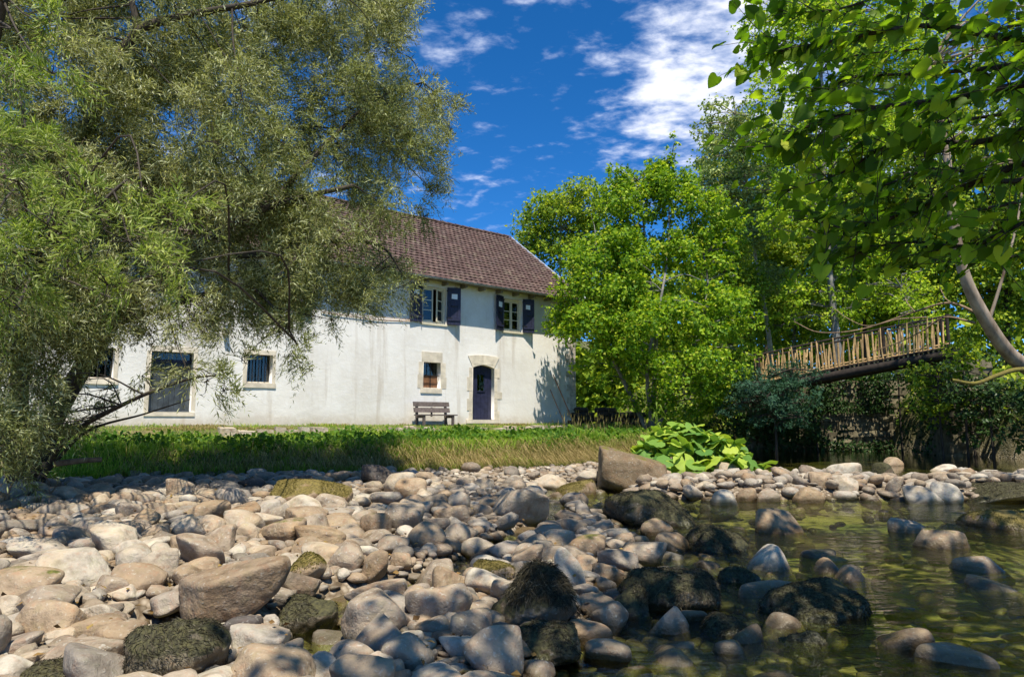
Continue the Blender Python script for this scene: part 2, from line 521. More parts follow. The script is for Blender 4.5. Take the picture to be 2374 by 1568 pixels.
gx = np.concatenate([-np.geomspace(400, 14, 26), np.arange(-13, 20, 0.16), np.geomspace(20.5, 400, 26)])
gy = np.concatenate([-np.geomspace(200, 2.5, 14), np.arange(-2, 32, 0.16), np.geomspace(32.5, 600, 28)])
XX, YY = np.meshgrid(gx, gy)
ZZ = height(XX, YY)
nxg, nyg = len(gx), len(gy)
ii = (np.arange(nyg - 1)[:, None] * nxg + np.arange(nxg - 1)[None, :]).ravel()
me = np_mesh('ground', np.stack([XX.ravel(), YY.ravel(), ZZ.ravel()], 1), [np.stack([ii, ii + 1, ii + nxg + 1, ii + nxg], 1)], True)
at_ = me.attributes.new('bank', 'FLOAT', 'POINT')
at_.data.foreach_set('value', sstep(bank_d(XX, YY), -0.05, 0.35).ravel().astype(np.float32))
m, t = new_mat('ground')
co = world_co(t)
bankf = t.n('ShaderNodeAttribute', {'attribute_name': 'bank'}).outputs['Fac']
n1 = t.noise(co, 1.2, 5)
n2 = t.noise(co, 14.0, 6, 0.6)
n3 = t.noise(t.n('ShaderNodeMapping', None, {'Vector': co, 'Rotation': (0, 0, 0.5), 'Scale': (1, 0.45, 1)}).outputs[0], 3.0, 5, 0.6)
soil = t.mix(t.smooth(n2, 0.3, 0.7), rgb(0.045, 0.060, 0.016), rgb(0.14, 0.14, 0.045))
soil = t.mix(t.smooth(n1, 0.52, 0.7), soil, rgb(0.20, 0.155, 0.075))
vor = t.n('ShaderNodeTexVoronoi', None, {'Vector': co, 'Scale': 22.0})
grav = t.mix(1.0, t.ramp(vor.outputs['Color'], [(0.0, (0.16, 0.13, 0.09)), (0.5, (0.33, 0.27, 0.20)), (1.0, (0.46, 0.41, 0.33))]), t.ramp(vor.outputs['Distance'], [(0.2, (1, 1, 1)), (0.6, (0.45, 0.4, 0.34))]), 'MULTIPLY')
zz_ = t.n('ShaderNodeSeparateXYZ', None, {0: co}).outputs[2]
bed = t.mix(t.smooth(n3, 0.3, 0.7), rgb(0.11, 0.11, 0.030), rgb(0.25, 0.22, 0.085))
bed = t.mix(t.math('MULTIPLY', t.smooth(n2, 0.5, 0.65), 0.3), bed, rgb(0.36, 0.29, 0.11))
bed = t.mix(t.math('MULTIPLY', t.smooth(t.noise(co, 0.8, 3), 0.5, 0.62), 0.55), bed, rgb(0.10, 0.14, 0.025))
riv = t.mix(t.smooth(t.math('ADD', zz_, t.math('MULTIPLY', n2, -0.05)), -0.075, -0.015), bed, grav)
c = t.mix(bankf, riv, soil)
finish(t, bsdf(t, c, 0.85, t.math('ADD', n2, t.math('MULTIPLY', vor.outputs['Distance'], -1.0)), 0.6, 0.03, 0.25))
M['ground'] = m
tag(link('ground', me, m), kind='structure')


# water: the running river in front of the cobble dam, the still pool behind it
def water_mat(name, scale, strength, tint):
    m, t = new_mat(name)
    co = world_co(t)
    st = t.n('ShaderNodeMapping', None, {'Vector': co, 'Rotation': (0, 0, -0.35), 'Scale': (1.0, 2.1, 1)}).outputs[0]
    a = t.noise(st, scale, 3, 0.55, 0.6)
    b = t.noise(st, scale * 4.2, 3, 0.6, 0.3)
    calm = t.smooth(t.noise(co, 0.9, 2), 0.38, 0.62)
    h = t.math('ADD', a, t.math('MULTIPLY', b, t.math('ADD', 0.10, t.math('MULTIPLY', calm, 0.35))))
    # broken water: the riffle below the dam and between the boulders
    sx_ = t.n('ShaderNodeSeparateXYZ', None, {0: co})
    zone = 0.0
    for (x0, y0, rx, ry) in ((1.7, 8.6, 1.3, 2.6), (4.0, 11.6, 3.4, 0.9), (3.2, 8.6, 2.6, 0.8), (1.1, 5.0, .6, 1.2)):
        ex = t.math('DIVIDE', t.math('SUBTRACT', sx_.outputs[0], x0), rx)
        ey = t.math('DIVIDE', t.math('SUBTRACT', sx_.outputs[1], y0), ry)
        dd_ = t.math('ADD', t.math('MULTIPLY', ex, ex), t.math('MULTIPLY', ey, ey))
        zone = t.math('ADD', zone, t.smooth(dd_, 1.3, 0.2))
    rif = t.noise(st, scale * 3.1, 4, 0.65, 1.2)
    h = t.math('ADD', h, t.math('MULTIPLY', rif, t.math('MULTIPLY', zone, 2.0 if name == 'river_water' else 0.0)))
    nrm = t.n('ShaderNodeBump', None, {'Strength': strength, 'Distance': 0.05, 'Height': h}).outputs[0]
    fr = t.n('ShaderNodeFresnel', None, {'IOR': 1.333, 'Normal': nrm}).outputs[0]
    gl = t.n('ShaderNodeBsdfGlossy', None, {'Color': rgb(1, 1, 1), 'Roughness': 0.03, 'Normal': nrm}).outputs[0]
    tr = t.n('ShaderNodeBsdfTransparent', None, {'Color': rgb(*tint)}).outputs[0]
    finish(t, t.n('ShaderNodeMixShader', None, {0: fr, 1: tr, 2: gl}).outputs[0])
    return m


def sheet(name, poly, z, mat, label):
    me = bpy.data.meshes.new(name)
    me.from_pydata([(x, y, z) for x, y in poly], [], [tuple(range(len(poly)))])
    me.update()
    o = link(name, me, mat)
    return tag(o, label, 'water', kind='structure')


M['river'] = water_mat('river_water', 3.0, 0.55, (0.90, 0.95, 0.70))
M['pool'] = water_mat('pool_water', 1.6, 0.10, (0.60, 0.62, 0.42))
sheet('river', [(-9, -6), (17.3, -6), (17.3, 12.6), (9, 12.6), (7.2, 13.0), (5.4, 13.2), (3.6, 13.1), (2.2, 12.6), (1.6, 14.4), (-0.5, 14.4), (-2, 12), (-5, 9), (-9, 6)], 0.0, M['river'], 'shallow clear river running over green stones')
sheet('pool', [(2.7, 12.75), (3.6, 13.1), (5.4, 13.2), (7.2, 13.0), (9, 12.6), (17.0, 12.6), (17, 30), (8, 30), (4.4, 22.5), (2.9, 19.5), (2.9, 16)], 0.055, M['pool'], 'dark still pool behind the cobble dam')

# ------------------------------------------------------------------ house materials
m, t = new_mat('lime_plaster')
co = obj_co(t)
n1 = t.noise(co, 0.55, 5, 0.6)
n2 = t.noise(co, 5.5, 7, 0.65)
n3 = t.noise(t.n('ShaderNodeMapping', None, {'Vector': co, 'Scale': (2.2, 2.2, 0.16)}).outputs[0], 1.0, 5, 0.6)
c = t.mix(t.smooth(n1, 0.35, 0.7), rgb(0.85, 0.82, 0.76), rgb(0.72, 0.68, 0.61))
c = t.mix(t.math('MULTIPLY', t.smooth(n2, 0.45, 0.75), 0.5), c, rgb(0.88, 0.87, 0.85))
c = t.mix(t.math('MULTIPLY', t.smooth(n3, 0.54, 0.70), 0.55), c, rgb(0.52, 0.45, 0.36))
zc = t.n('ShaderNodeSeparateXYZ', None, {0: co}).outputs[2]
low = t.smooth(t.math('ADD', zc, t.math('MULTIPLY', n2, -0.7)), 0.15, -0.35)
c = t.mix(t.math('MULTIPLY', low, 0.6), c, rgb(0.50, 0.41, 0.29))
finish(t, bsdf(t, c, 0.92, t.math('ADD', n2, t.math('MULTIPLY', t.noise(co, 28, 4), 0.3)), 0.4, 0.025, 0.15))
M['plaster'] = m
M['surround'] = plain_mat('dressed_stone', (0.69, 0.61, 0.48), 0.9, 0.18, 4.0, 0.6, 0.15, isl=0.18)
M['quoin'] = plain_mat('quoin_stone', (0.52, 0.46, 0.38), 0.9, 0.3, 7.0, 0.5, 0.2, isl=0.4)
M['navy'] = plain_mat('navy_paint', (0.020, 0.022, 0.050), 0.5, 0.3, 9.0, 0.15, isl=0.3)
M['navy_faded'] = plain_mat('faded_blue_paint', (0.05, 0.062, 0.072), 0.6, 0.35, 5.0, 0.15, isl=0.3)
M['mauve'] = plain_mat('faded_mauve_paint', (0.10, 0.085, 0.13), 0.6, 0.35, 5.0, 0.15)
M['cream'] = plain_mat('cream_paint', (0.72, 0.64, 0.46), 0.5, 0.08, 9.0, 0.1)
M['paper'] = plain_mat('white_paper', (0.85, 0.86, 0.88), 0.7, 0.03)
M['iron'] = plain_mat('black_iron', (0.015, 0.014, 0.014), 0.55, 0.2)
M['zinc'] = plain_mat('weathered_zinc', (0.30, 0.32, 0.32), 0.5, 0.25, 6.0, 0.1, 0.5, 0.6)
M['soffit'] = plain_mat('old_soffit_boards', (0.20, 0.18, 0.13), 0.8, 0.25)
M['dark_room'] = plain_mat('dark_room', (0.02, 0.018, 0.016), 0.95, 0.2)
M['brown_board'] = plain_mat('brown_board', (0.16, 0.075, 0.035), 0.7, 0.3, 14, 0.2, isl=0.3)
M['oldwood'] = plain_mat('weathered_wood', (0.12, 0.095, 0.085), 0.8, 0.35, 11, 0.4, isl=0.25)
M['verge'] = plain_mat('white_verge_board', (0.62, 0.66, 0.74), 0.5, 0.1)
M['rust'] = plain_mat('rusty_pole', (0.34, 0.13, 0.05), 0.7, 0.3, 12)
M['copper'] = plain_mat('copper_pipe', (0.30, 0.14, 0.07), 0.6, 0.2)
m, t = new_mat('window_glass')
gl = t.n('ShaderNodeBsdfGlossy', None, {'Color': rgb(1, 1, 1), 'Roughness': 0.02}).outputs[0]
tr = t.n('ShaderNodeBsdfTransparent', None, {'Color': rgb(0.72, 0.78, 0.74)}).outputs[0]
finish(t, t.n('ShaderNodeMixShader', None, {0: t.n('ShaderNodeFresnel', None, {'IOR': 1.5}).outputs[0], 1: tr, 2: gl}).outputs[0])
M['glass'] = m
m, t = new_mat('roof_tile')
r = obj_random(t)
ri = island(t)
co = t.n('ShaderNodeNewGeometry').outputs['Position']
n1 = t.noise(co, 2.4, 6, 0.65)
n2 = t.noise(co, 17, 5, 0.6)
c = t.ramp(t.math('FRACT', t.math('ADD', r, t.math('MULTIPLY', ri, 7.3))), [(0.0, (0.070, 0.042, 0.036)), (0.5, (0.098, 0.058, 0.050)), (0.8, (0.090, 0.058, 0.053)), (1.0, (0.135, 0.085, 0.070))])
c = t.mix(t.math('MULTIPLY', t.smooth(n1, 0.50, 0.68), 0.5), c, rgb(0.20, 0.17, 0.12))
c = t.mix(t.math('MULTIPLY', t.smooth(n2, 0.60, 0.72), 0.6), c, rgb(0.32, 0.28, 0.21))
finish(t, bsdf(t, c, 0.8, n2, 0.4, 0.01, 0.25))
M['tile'] = m

# ------------------------------------------------------------------ house
T0, T1, BACK = -14.6, 4.75, -9.4
EAVE_N, EAVE_Z, RIDGE_N, RIDGE_Z = 0.45, 6.22, -4.7, 10.02
PITCH = math.atan2(RIDGE_Z - EAVE_Z, EAVE_N - RIDGE_N)
house = empty('farmhouse', (P0[0], P0[1], 1.1), math.atan2(DY, DX))
tag(house, 'long white plastered farmhouse with brown tiled roof and navy shutters', 'house')
# local frame of the house: x along the facade, y INTO the house, z up from 1.1


def hl(t, n, z):
    return (t, -n, z - 1.1)


OPEN = {  # t0, t1, z0, z1, depth
    'W1': (-2.68, -1.70, 4.68, 5.98), 'W2': (0.95, 1.86, 4.68, 5.93), 'SM': (-2.62, -1.91, 2.38, 3.29),
    'DR': (-0.50, 0.49, 1.30, 3.33), 'W3': (-8.63, -7.89, 2.36, 3.20), 'DL': (-11.18, -10.11, 1.50, 3.13),
    'W4': (-12.75, -12.05, 2.33, 3.14), 'U1': (-8.35, -7.35, 4.75, 5.95), 'U2': (-12.3, -11.3, 4.75, 5.95)}


def wall_with_holes(opens, t0, t1, z0, z1, step=0.3):
    ts = sorted(set([t0, t1] + [o[0] for o in opens] + [o[1] for o in opens]))
    zs = sorted(set([z0, z1] + [o[2] for o in opens] + [o[3] for o in opens]))

    def sub(a):
        out = []
        for p, q in zip(a[:-1], a[1:]):
            k = max(1, int(math.ceil((q - p) / step)))
            out += list(np.linspace(p, q, k, endpoint=False))
        return np.array(out + [a[-1]])
    ts, zs = sub(ts), sub(zs)
    TT, ZQ = np.meshgrid(ts, zs)
    yy = 0.022 * vnoise(np.stack([TT.ravel(), 0 * TT.ravel(), ZQ.ravel()], 1), 5, 1.1) + 0.008 * vnoise(np.stack([TT.ravel(), 0 * TT.ravel(), ZQ.ravel()], 1), 6, 4.0)
    v = np.stack([TT.ravel(), yy, ZQ.ravel() - 1.1], 1)
    q = []
    nt = len(ts)
    for i in range(len(zs) - 1):
        zc_ = (zs[i] + zs[i + 1]) / 2
        for j in range(nt - 1):
            tc_ = (ts[j] + ts[j + 1]) / 2
            if not any(o[0] < tc_ < o[1] and o[2] < zc_ < o[3] for o in opens):
                a = i * nt + j
                q.append((a, a + 1, a + nt + 1, a + nt))
    mb = MB().add(v, q)
    for o in opens:
        a, b, c_, d_ = o[0], o[1], o[2] - 1.1, o[3] - 1.1
        e, dp = -0.03, 0.26
        mb.add([(a, e, c_), (b, e, c_), (b, e, d_), (a, e, d_), (a, dp, c_), (b, dp, c_), (b, dp, d_), (a, dp, d_)],
               [(0, 3, 7, 4), (1, 5, 6, 2), (0, 4, 5, 1), (3, 2, 6, 7)])
    return mb


wall_with_holes(list(OPEN.values()), T0, T1, 0.6, 6.30).build('front_wall', M['plaster'], house, True)
mb = MB()
yb = -BACK
mb.add([hl(T1, 0, .6), hl(T1, BACK, .6), hl(T1, BACK, 6.3), hl(T1, RIDGE_N, 9.72), hl(T1, 0, 6.3)], [(0, 1, 2, 4)], [(4, 2, 3)])
mb.build('gable_wall', M['plaster'], house)
MB().add([hl(T0, 0, .6), hl(T0, BACK, .6), hl(T0, BACK, 6.3), hl(T0, RIDGE_N, 9.72), hl(T0, 0, 6.3)], [(4, 2, 1, 0)], [(3, 2, 4)]).build('gable_wall', M['plaster'], house)
MB().add([hl(T0, BACK, .6), hl(T1, BACK, .6), hl(T1, BACK, 6.3), hl(T0, BACK, 6.3)], [(1, 0, 3, 2)]).build('rear_wall', M['plaster'], house)
# dark rooms behind the openings
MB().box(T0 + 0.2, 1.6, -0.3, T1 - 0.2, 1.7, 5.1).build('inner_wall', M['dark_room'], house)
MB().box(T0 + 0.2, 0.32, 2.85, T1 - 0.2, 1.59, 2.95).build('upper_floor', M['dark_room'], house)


def bar(name, t0, t1, z0, z1, n0, n1, m, parent):
    """box on the facade, n positive outwards"""
    return MB().box(t0, -n1, z0 - 1.1, t1, -n0, z1 - 1.1).build(name, m, parent)


def empty_part(name, parent):
    o = bpy.data.objects.new(name, None)
    COL.objects.link(o)
    o.parent = parent
    return o


def casement(key, lite_rows=3, opened=0.0):
    t0, t1, z0, z1 = OPEN[key]
    win = bar('window', t0 - 0.0, t1 + 0.0, z0 - 0.0, z0 + 0.05, -0.17, -0.05, M['cream'], house)   # sill rail carries the rest
    n0, n1 = -0.16, -0.08
    for a, b, c_, d_ in ((t0, t0 + .06, z0 + .05, z1), (t1 - .06, t1, z0 + .05, z1), (t0 + .06, t1 - .06, z1 - .06, z1)):
        bar('frame', a, b, c_, d_, n0, n1, M['cream'], win)
    mid = (t0 + t1) / 2
    for s in (0, 1):
        a, b = (t0 + .065, mid - .004) if s == 0 else (mid + .004, t1 - .065)
        hinge = a if s == 0 else b
        ang = (opened if s == 1 else opened * 0.25) * (1 if s == 1 else -1)
        mbf, mbg = MB(), MB()

        def bx(a0, b0, c0, d0, e0=-0.02, e1=0.02, mb_=None):
            (mb_ or mbf).box(a0 - hinge, e0, c0, b0 - hinge, e1, d0)
        zb, zt = z0 + .055 - 1.1, z1 - .065 - 1.1
        bx(a, a + .045, zb, zt)
        bx(b - .045, b, zb, zt)
        bx(a + .045, b - .045, zb, zb + .06)
        bx(a + .045, b - .045, zt - .05, zt)
        sash = mbf.build('sash', M['cream'], win)
        pane_h = (zt - .05 - zb - .06) / lite_rows
        for k in range(lite_rows):
            zz0 = zb + .06 + k * pane_h
            if k:
                mbb = MB().box(a + .045 - hinge, -0.014, zz0 - .014, b - .045 - hinge, 0.014, zz0 + .014)
                o = mbb.build('glazing_bar', M['cream'], win)
                o.location = (hinge, -(n0 + n1) / 2 + 0.03, 0)
                o.rotation_euler = (0, 0, ang)
            mbp = MB().box(a + .045 - hinge, -0.003, zz0 + .014, b - .045 - hinge, 0.003, zz0 + pane_h - .014)
            o = mbp.build('pane', M['glass'], win)
            o.location = (hinge, -(n0 + n1) / 2 + 0.03, 0)
            o.rotation_euler = (0, 0, ang)
        sash.location = (hinge, -(n0 + n1) / 2 + 0.03, 0)
        sash.rotation_euler = (0, 0, ang)
    return win


def shutter(hinge_t, z0, z1, width, side, ang, m, note=None):
    """side -1: leaf lies to the left of its hinge; ang: how far it stands off the wall"""
    root = empty_part('shutter', house)
    root.location = (hinge_t, -0.03, z0 - 1.1)
    root.rotation_euler = (0, 0, ang * (1 if side < 0 else -1))
    hgt = z1 - z0
    k = 4
    pw = width / k
    for j in range(k):
        a = side * (j * pw + 0.003)
        b = side * ((j + 1) * pw - 0.003)
        MB().box(min(a, b), -0.016, 0, max(a, b), 0.016, hgt + 0.006 * ((j * 7) % 3)).build('plank', m, root)
    for zz0 in (0.14 * hgt, 0.86 * hgt):
        a, b = side * 0.01, side * (width - 0.01)
        MB().box(min(a, b), -0.042, zz0 - 0.04, max(a, b), -0.016, zz0 + 0.04).build('batten', m, root)
        a, b = side * -0.03, side * (width * 0.35)
        MB().box(min(a, b), -0.05, zz0 + 0.048, max(a, b), -0.0165, zz0 + 0.078).build('strap_hinge', M['iron'], root)
    a, b = side * width * 0.28, side * width * 0.72
    MB().box(min(a, b), -0.05, hgt * 0.49, max(a, b), -0.016, hgt * 0.515).build('latch_bar', M['iron'], root)
    if note:
        cx, cz, w_, h_ = note
        a, b = side * (cx - w_ / 2), side * (cx + w_ / 2)
        a, b = min(a, b), max(a, b)
        MB().hexa([(a, -0.020, cz - h_ / 2), (b, -0.0215, cz - h_ / 2 - 0.02), (b, -0.0165, cz - h_ / 2 - 0.02), (a, -0.0165, cz - h_ / 2),
                   (a + .01, -0.020, cz + h_ / 2), (b, -0.024, cz + h_ / 2 - .015), (b, -0.0165, cz + h_ / 2 - .015), (a + .01, -0.0165, cz + h_ / 2)]).build('paper_note', M['paper'], root)


casement('W1', 3, 0.5)
casement('W2', 3, 0.06)
shutter(-2.72, 4.67, 6.03, 0.50, -1, 0.10, M['navy'], (0.25, 1.07, 0.22, 0.17))
shutter(-1.66, 4.67, 6.03, 0.50, 1, 0.35, M['navy'], (0.26, 1.05, 0.22, 0.19))
shutter(0.92, 4.67, 6.00, 0.46, -1, 0.30, M['navy'], (0.22, 1.0, 0.22, 0.20))
shutter(1.90, 4.67, 6.00, 0.46, 1, 0.42, M['navy'], (0.20, 1.02, 0.18, 0.17))
casement('U1', 3, 0.3)
shutter(-7.31, 4.72, 5.98, 0.52, 1, 0.3, M['mauve'])
shutter(-8.39, 4.72, 5.98, 0.52, -1, 0.2, M['mauve'])
casement('U2', 3, 0.1)
shutter(-11.26, 4.72, 5.98, 0.52, 1, 0.3, M['mauve'])
shutter(-12.34, 4.72, 5.98, 0.52, -1, 0.2, M['mauve'])

# small window with a cross bar and a brown board behind the glass
t0, t1, z0, z1 = OPEN['SM']
sm = bar('barred_window', t0, t1, z0, z0 + .03, -0.22, -0.12, M['surround'], house)
for a, b in ((t0, (t0 + t1) / 2 - .005), ((t0 + t1) / 2 + .005, t1)):
    bar('board', a, b, z0 + .03, z0 + .45, -0.21, -0.18, M['brown_board'], sm)
bar('pane', t0, t1, z0 + .45, z1, -0.215, -0.205, M['glass'], sm)
bar('iron_bar', (t0 + t1) / 2 - .012, (t0 + t1) / 2 + .012, z0 + .03, z1, -0.10, -0.076, M['iron'], sm)
bar('iron_bar', t0, t1, (z0 + z1) / 2 - .012, (z0 + z1) / 2 + .012, -0.075, -0.05, M['iron'], sm)
# left ground-floor windows with upright bars
for key in ('W3', 'W4'):
    t0, t1, z0, z1 = OPEN[key]
    bw = bar('barred_window', t0, t1, z0, z0 + .04, -0.24, -0.10, M['surround'], house)
    for k in range(3):
        tt = t0 + (k + 1) * (t1 - t0) / 4
        bar('iron_bar', tt - .012, tt + .012, z0 + .04, z1, -0.10, -0.076, M['iron'], bw)
    bar('pane', t0, t1, z0 + .04, z1, -0.235, -0.225, M['glass'], bw)

# front door: upright boards, two glazed lights, threshold
t0, t1, z0, z1 = OPEN['DR']
door = bar('door', t0, t1, z0, z0 + .05, -0.25, -0.14, M['navy'], house)
k = 6
for j in range(k):
    a = t0 + j * (t1 - t0) / k + .003
    b = t0 + (j + 1) * (t1 - t0) / k - .003
    if j in (2, 3):
        bar('board', a, b, z0 + .05, z0 + 1.05, -0.20, -0.16 + 0.004 * (j % 2), M['navy'], door)
        bar('board', a, b, z0 + 1.68, z1 - 0.0, -0.20, -0.16 + 0.004 * (j % 2), M['navy'], door)
        bar('pane', a, b, z0 + 1.05, z0 + 1.68, -0.195, -0.187, M['glass'], door)
    else:
        bar('board', a, b, z0 + .05, z1, -0.20, -0.16 + 0.004 * (j % 2), M['navy'], door)
bar('rail', t0 + .31, t1 - .31, z0 + 1.02, z0 + 1.06, -0.159, -0.13, M['navy'], door)
bar('rail', t0 + .31, t1 - .31, z0 + 1.66, z0 + 1.70, -0.159, -0.13, M['navy'], door)
bar('handle', t0 + .10, t0 + .13, z0 + .95, z0 + 1.08, -0.155, -0.11, M['iron'], door)
# left double door
t0, t1, z0, z1 = OPEN['DL']
door = bar('door', t0, t1, z0, z0 + .04, -0.25, -0.14, M['navy_faded'], house)
for j in range(8):
    a = t0 + j * (t1 - t0) / 8 + .003
    b = t0 + (j + 1) * (t1 - t0) / 8 - .003
    bar('board', a, b, z0 + .04, z1 - .28, -0.20, -0.165 + 0.004 * (j % 2), M['navy_faded'], door)
bar('rail', t0 + .002, t1 - .002, z1 - .28, z1 - .20, -0.20, -0.13, M['navy'], door)
bar('pane', t0 + .002, t1 - .002, z1 - .20, z1, -0.20, -0.19, M['glass'], door)
bar('latch_bar', t0 + .55, t0 + .8, z0 + 1.2, z0 + 1.23, -0.16, -0.12, M['iron'], door)


def block(t0, t1, z0, z1, m=None, out=0.016, name='surround_stone', jag=0.03):
    j = lambda: random.uniform(-jag, jag)
    c8 = [(t0, .02, z0 - 1.1), (t1, .02, z0 - 1.1), (t1, .02, z1 - 1.1), (t0, .02, z1 - 1.1)]
    f8 = [(t0, -out, z0 - 1.1), (t1, -out - random.uniform(-.006, .006), z0 - 1.1), (t1, -out, z1 - 1.1), (t0, -out - random.uniform(-.006, .006), z1 - 1.1)]
    v = f8 + c8
    MB().add(v, [(0, 1, 2, 3), (4, 7, 6, 5), (0, 4, 5, 1), (1, 5, 6, 2), (2, 6, 7, 3), (3, 7, 4, 0)]).build(name, m or M['surround'], house)


g = 0.006
# door surround: jambs of long and short blocks, three-part segmental lintel, threshold
a, b, c_, d_ = OPEN['DR']
zs = [1.30, 1.62, 2.06, 2.33, 2.85, 3.20]
for j, (p, q) in enumerate(zip(zs[:-1], zs[1:])):
    wl = 0.15 if j % 2 == 0 else 0.24
    wr = 0.26 if j % 2 == 0 else 0.16
    if j == 2:
        wr = 0.38
    block(a - wl, a - 0.002, p + g, q - g)
    block(b + 0.002, b + wr, p + g, q - g)
block(a - 0.28, b + 0.26, 1.17, 1.295, out=0.05)


def arch_piece(s0, s1):
    """part of a segmental lintel over the door, s along the span 0..1"""
    mb = MB()
    n = 5
    sp = np.linspace(s0 + 0.004, s1 - 0.004, n)
    tt = a - 0.002 + sp * (b - a + 0.004)
    lo = 3.20 - 1.1 + 0.11 * np.sin(np.pi * sp)
    ext = -0.20 + 0.42 * sp - 0.01
    hi = np.full(n, 3.62 - 1.1) + 0.06 * np.sin(np.pi * sp)
    for y_, rev in ((-0.024, False), (0.27, True)):
        pass
    top_t = a + (-0.22 + sp * (b - a + 0.46))
    v = []
    for q_ in range(n):
        v += [(tt[q_], -0.024, lo[q_]), (top_t[q_], -0.024, hi[q_]), (tt[q_], 0.27, lo[q_]), (top_t[q_], 0.015, hi[q_])]
    qs = []
    for q_ in range(n - 1):
        i0, i1 = q_ * 4, q_ * 4 + 4
        qs += [(i0, i1, i1 + 1, i0 + 1), (i0, i0 + 2, i1 + 2, i1), (i0 + 1, i1 + 1, i1 + 3, i0 + 3)]
    qs += [(0, 1, 3, 2), ((n - 1) * 4, (n - 1) * 4 + 2, (n - 1) * 4 + 3, (n - 1) * 4 + 1)]
    mb.add(v, qs).build('lintel_stone', M['surround'], house)


arch_piece(0.0, 0.47)
arch_piece(0.47, 1.0)
# small window surround
a, b, c_, d_ = OPEN['SM']
block(a - .22, a - .002, c_ + .0, c_ + .47)
block(a - .18, a - .002, c_ + .482, d_ + .0)
block(b + .002, b + .26, c_ + .0, c_ + .40)
block(b + .002, b + .22, c_ + .412, d_ + .0)
block(a - .06, b + .08, d_ + g, d_ + .36)
block(a - .10, b + .06, c_ - .17, c_ - g, out=0.04)
for key in ('W3', 'W4'):
    a, b, c_, d_ = OPEN[key]
    block(a - .11, a - .002, c_, d_)
    block(b + .002, b + .10, c_, d_)
    block(a - .10, b + .10, d_ + g, d_ + .13)
    block(a - .1, b + .12, c_ - .14, c_ - g, out=0.04)
a, b, c_, d_ = OPEN['DL']
for p, q in ((1.50, 2.0), (2.012, 2.6), (2.612, 3.13)):
    block(a - .11, a - .002, p, q)
    block(b + .002, b + .11, p, q)
block(a - .11, b + .11, d_ + g, d_ + .15)
block(a - .1, b + .1, 1.38, 1.49, out=0.04)
# window surrounds upstairs are a thin cream band
for key in ('W1', 'W2', 'U1', 'U2'):
    a, b, c_, d_ = OPEN[key]
    block(a - .05, b + .05, c_ - .07, c_ - .002, M['cream'], 0.03, 'window_sill')
# quoins at the near corner, long and short in turn
z = 1.05
j = 0
while z < 6.0:
    h_ = random.uniform(0.24, 0.40)
    wd = (0.50 if j % 2 else 0.30) + random.uniform(-.05, .05)
    MB().box(T1 - wd, -0.014, z - 1.1, T1 + 0.014, 0.30 if j % 2 else 0.48, z + h_ - .012 - 1.1).build('quoin', M['quoin'], house)
    z += h_
    j += 1

# fittings on the front wall
lamp = bar('wall_lamp', -9.33, -9.25, 3.80, 3.98, 0.0, 0.14, M['zinc'], house)
bar('shade', -9.36, -9.22, 3.70, 3.80, 0.02, 0.18, M['cream'], lamp)
MB().tube([(-4.95, -.03, 4.0), (-4.95, -.03, 3.55), (-4.95, -.05, 3.45)], 0.03, 8).build('pipe_stub', M['zinc'], house)
MB().tube(spline([(-6.4, -.03, 3.56), (-4.6, -.03, 3.50), (-3.3, -.03, 3.56), (-2.8, -.03, 3.62)], 8), 0.011, 5).build('wall_cable', M['copper'], house)
MB().tube([(-2.74, -.03, 3.62), (-2.74, -.07, 3.50)], 0.014, 5).build('shutter_stay', M['iron'], house)

# roof: deck, tile courses, gutter, verge board, soffit
roof = empty_part('roof', house)
TV0, TV1 = T0 - 0.35, T1 + 0.33
SL = math.hypot(RIDGE_Z - EAVE_Z, EAVE_N - RIDGE_N)
sp_, cp_ = math.sin(PITCH), math.cos(PITCH)


def rp(t, s, h=0.0):
    """roof slope point in house frame: s up the slope from the eave, h above it"""
    return (t, -(EAVE_N - s * cp_) - 0.0 + (-h * sp_), EAVE_Z - 1.1 + s * sp_ + h * cp_)


mb = MB()
mb.hexa([rp(TV0, 0.02, -.10), rp(TV1, 0.02, -.10), rp(TV1, SL, -.10), rp(TV0, SL, -.10), rp(TV0, 0.02, -.03), rp(TV1, 0.02, -.03), rp(TV1, SL, -.03), rp(TV0, SL, -.03)])
mb.build('roof_deck', M['soffit'], roof)
bk = BACK - 0.45
bz = RIDGE_Z - (RIDGE_N - bk) * math.tan(PITCH) - 1.1
mb = MB()
mb.hexa([(TV0, -bk, bz - .1), (TV0, -RIDGE_N, RIDGE_Z - 1.2), (TV1, -RIDGE_N, RIDGE_Z - 1.2), (TV1, -bk, bz - .1),
         (TV0, -bk, bz), (TV0, -RIDGE_N, RIDGE_Z - 1.1), (TV1, -RIDGE_N, RIDGE_Z - 1.1), (TV1, -bk, bz)])
mb.build('rear_slope', M['tile'], roof)
ROWS = 25
EXPO = SL / ROWS
TW = 0.225
TL = EXPO * 1.35
# one tile: shallow roll, thick lower edge; x across, y up the slope, z above
seg = 6
xs_ = np.linspace(0, TW - 0.004, seg + 1)
prof = 0.010 * np.cos(np.linspace(0, 2 * np.pi, seg + 1)) + 0.004 * np.cos(np.linspace(0, 6 * np.pi, seg + 1))
tv = []
for x_, p_ in zip(xs_, prof):
    tv += [(x_, 0, 0.060 + p_), (x_, TL, 0.022 + p_ * 0.8), (x_, 0.004, 0.020 + p_), (x_, TL, 0.0 + p_ * .8)]
tv = np.array(tv)
tq = []
for k in range(seg):
    i0, i1 = k * 4, k * 4 + 4
    tq += [(i0, i1, i1 + 1, i0 + 1), (i0 + 2, i1 + 2, i1, i0)]
tq += [(0, 1, 3, 2), (seg * 4, seg * 4 + 2, seg * 4 + 3, seg * 4 + 1)]
tq = np.array(tq)
tile_me = np_mesh('tile', tv, [tq], False)
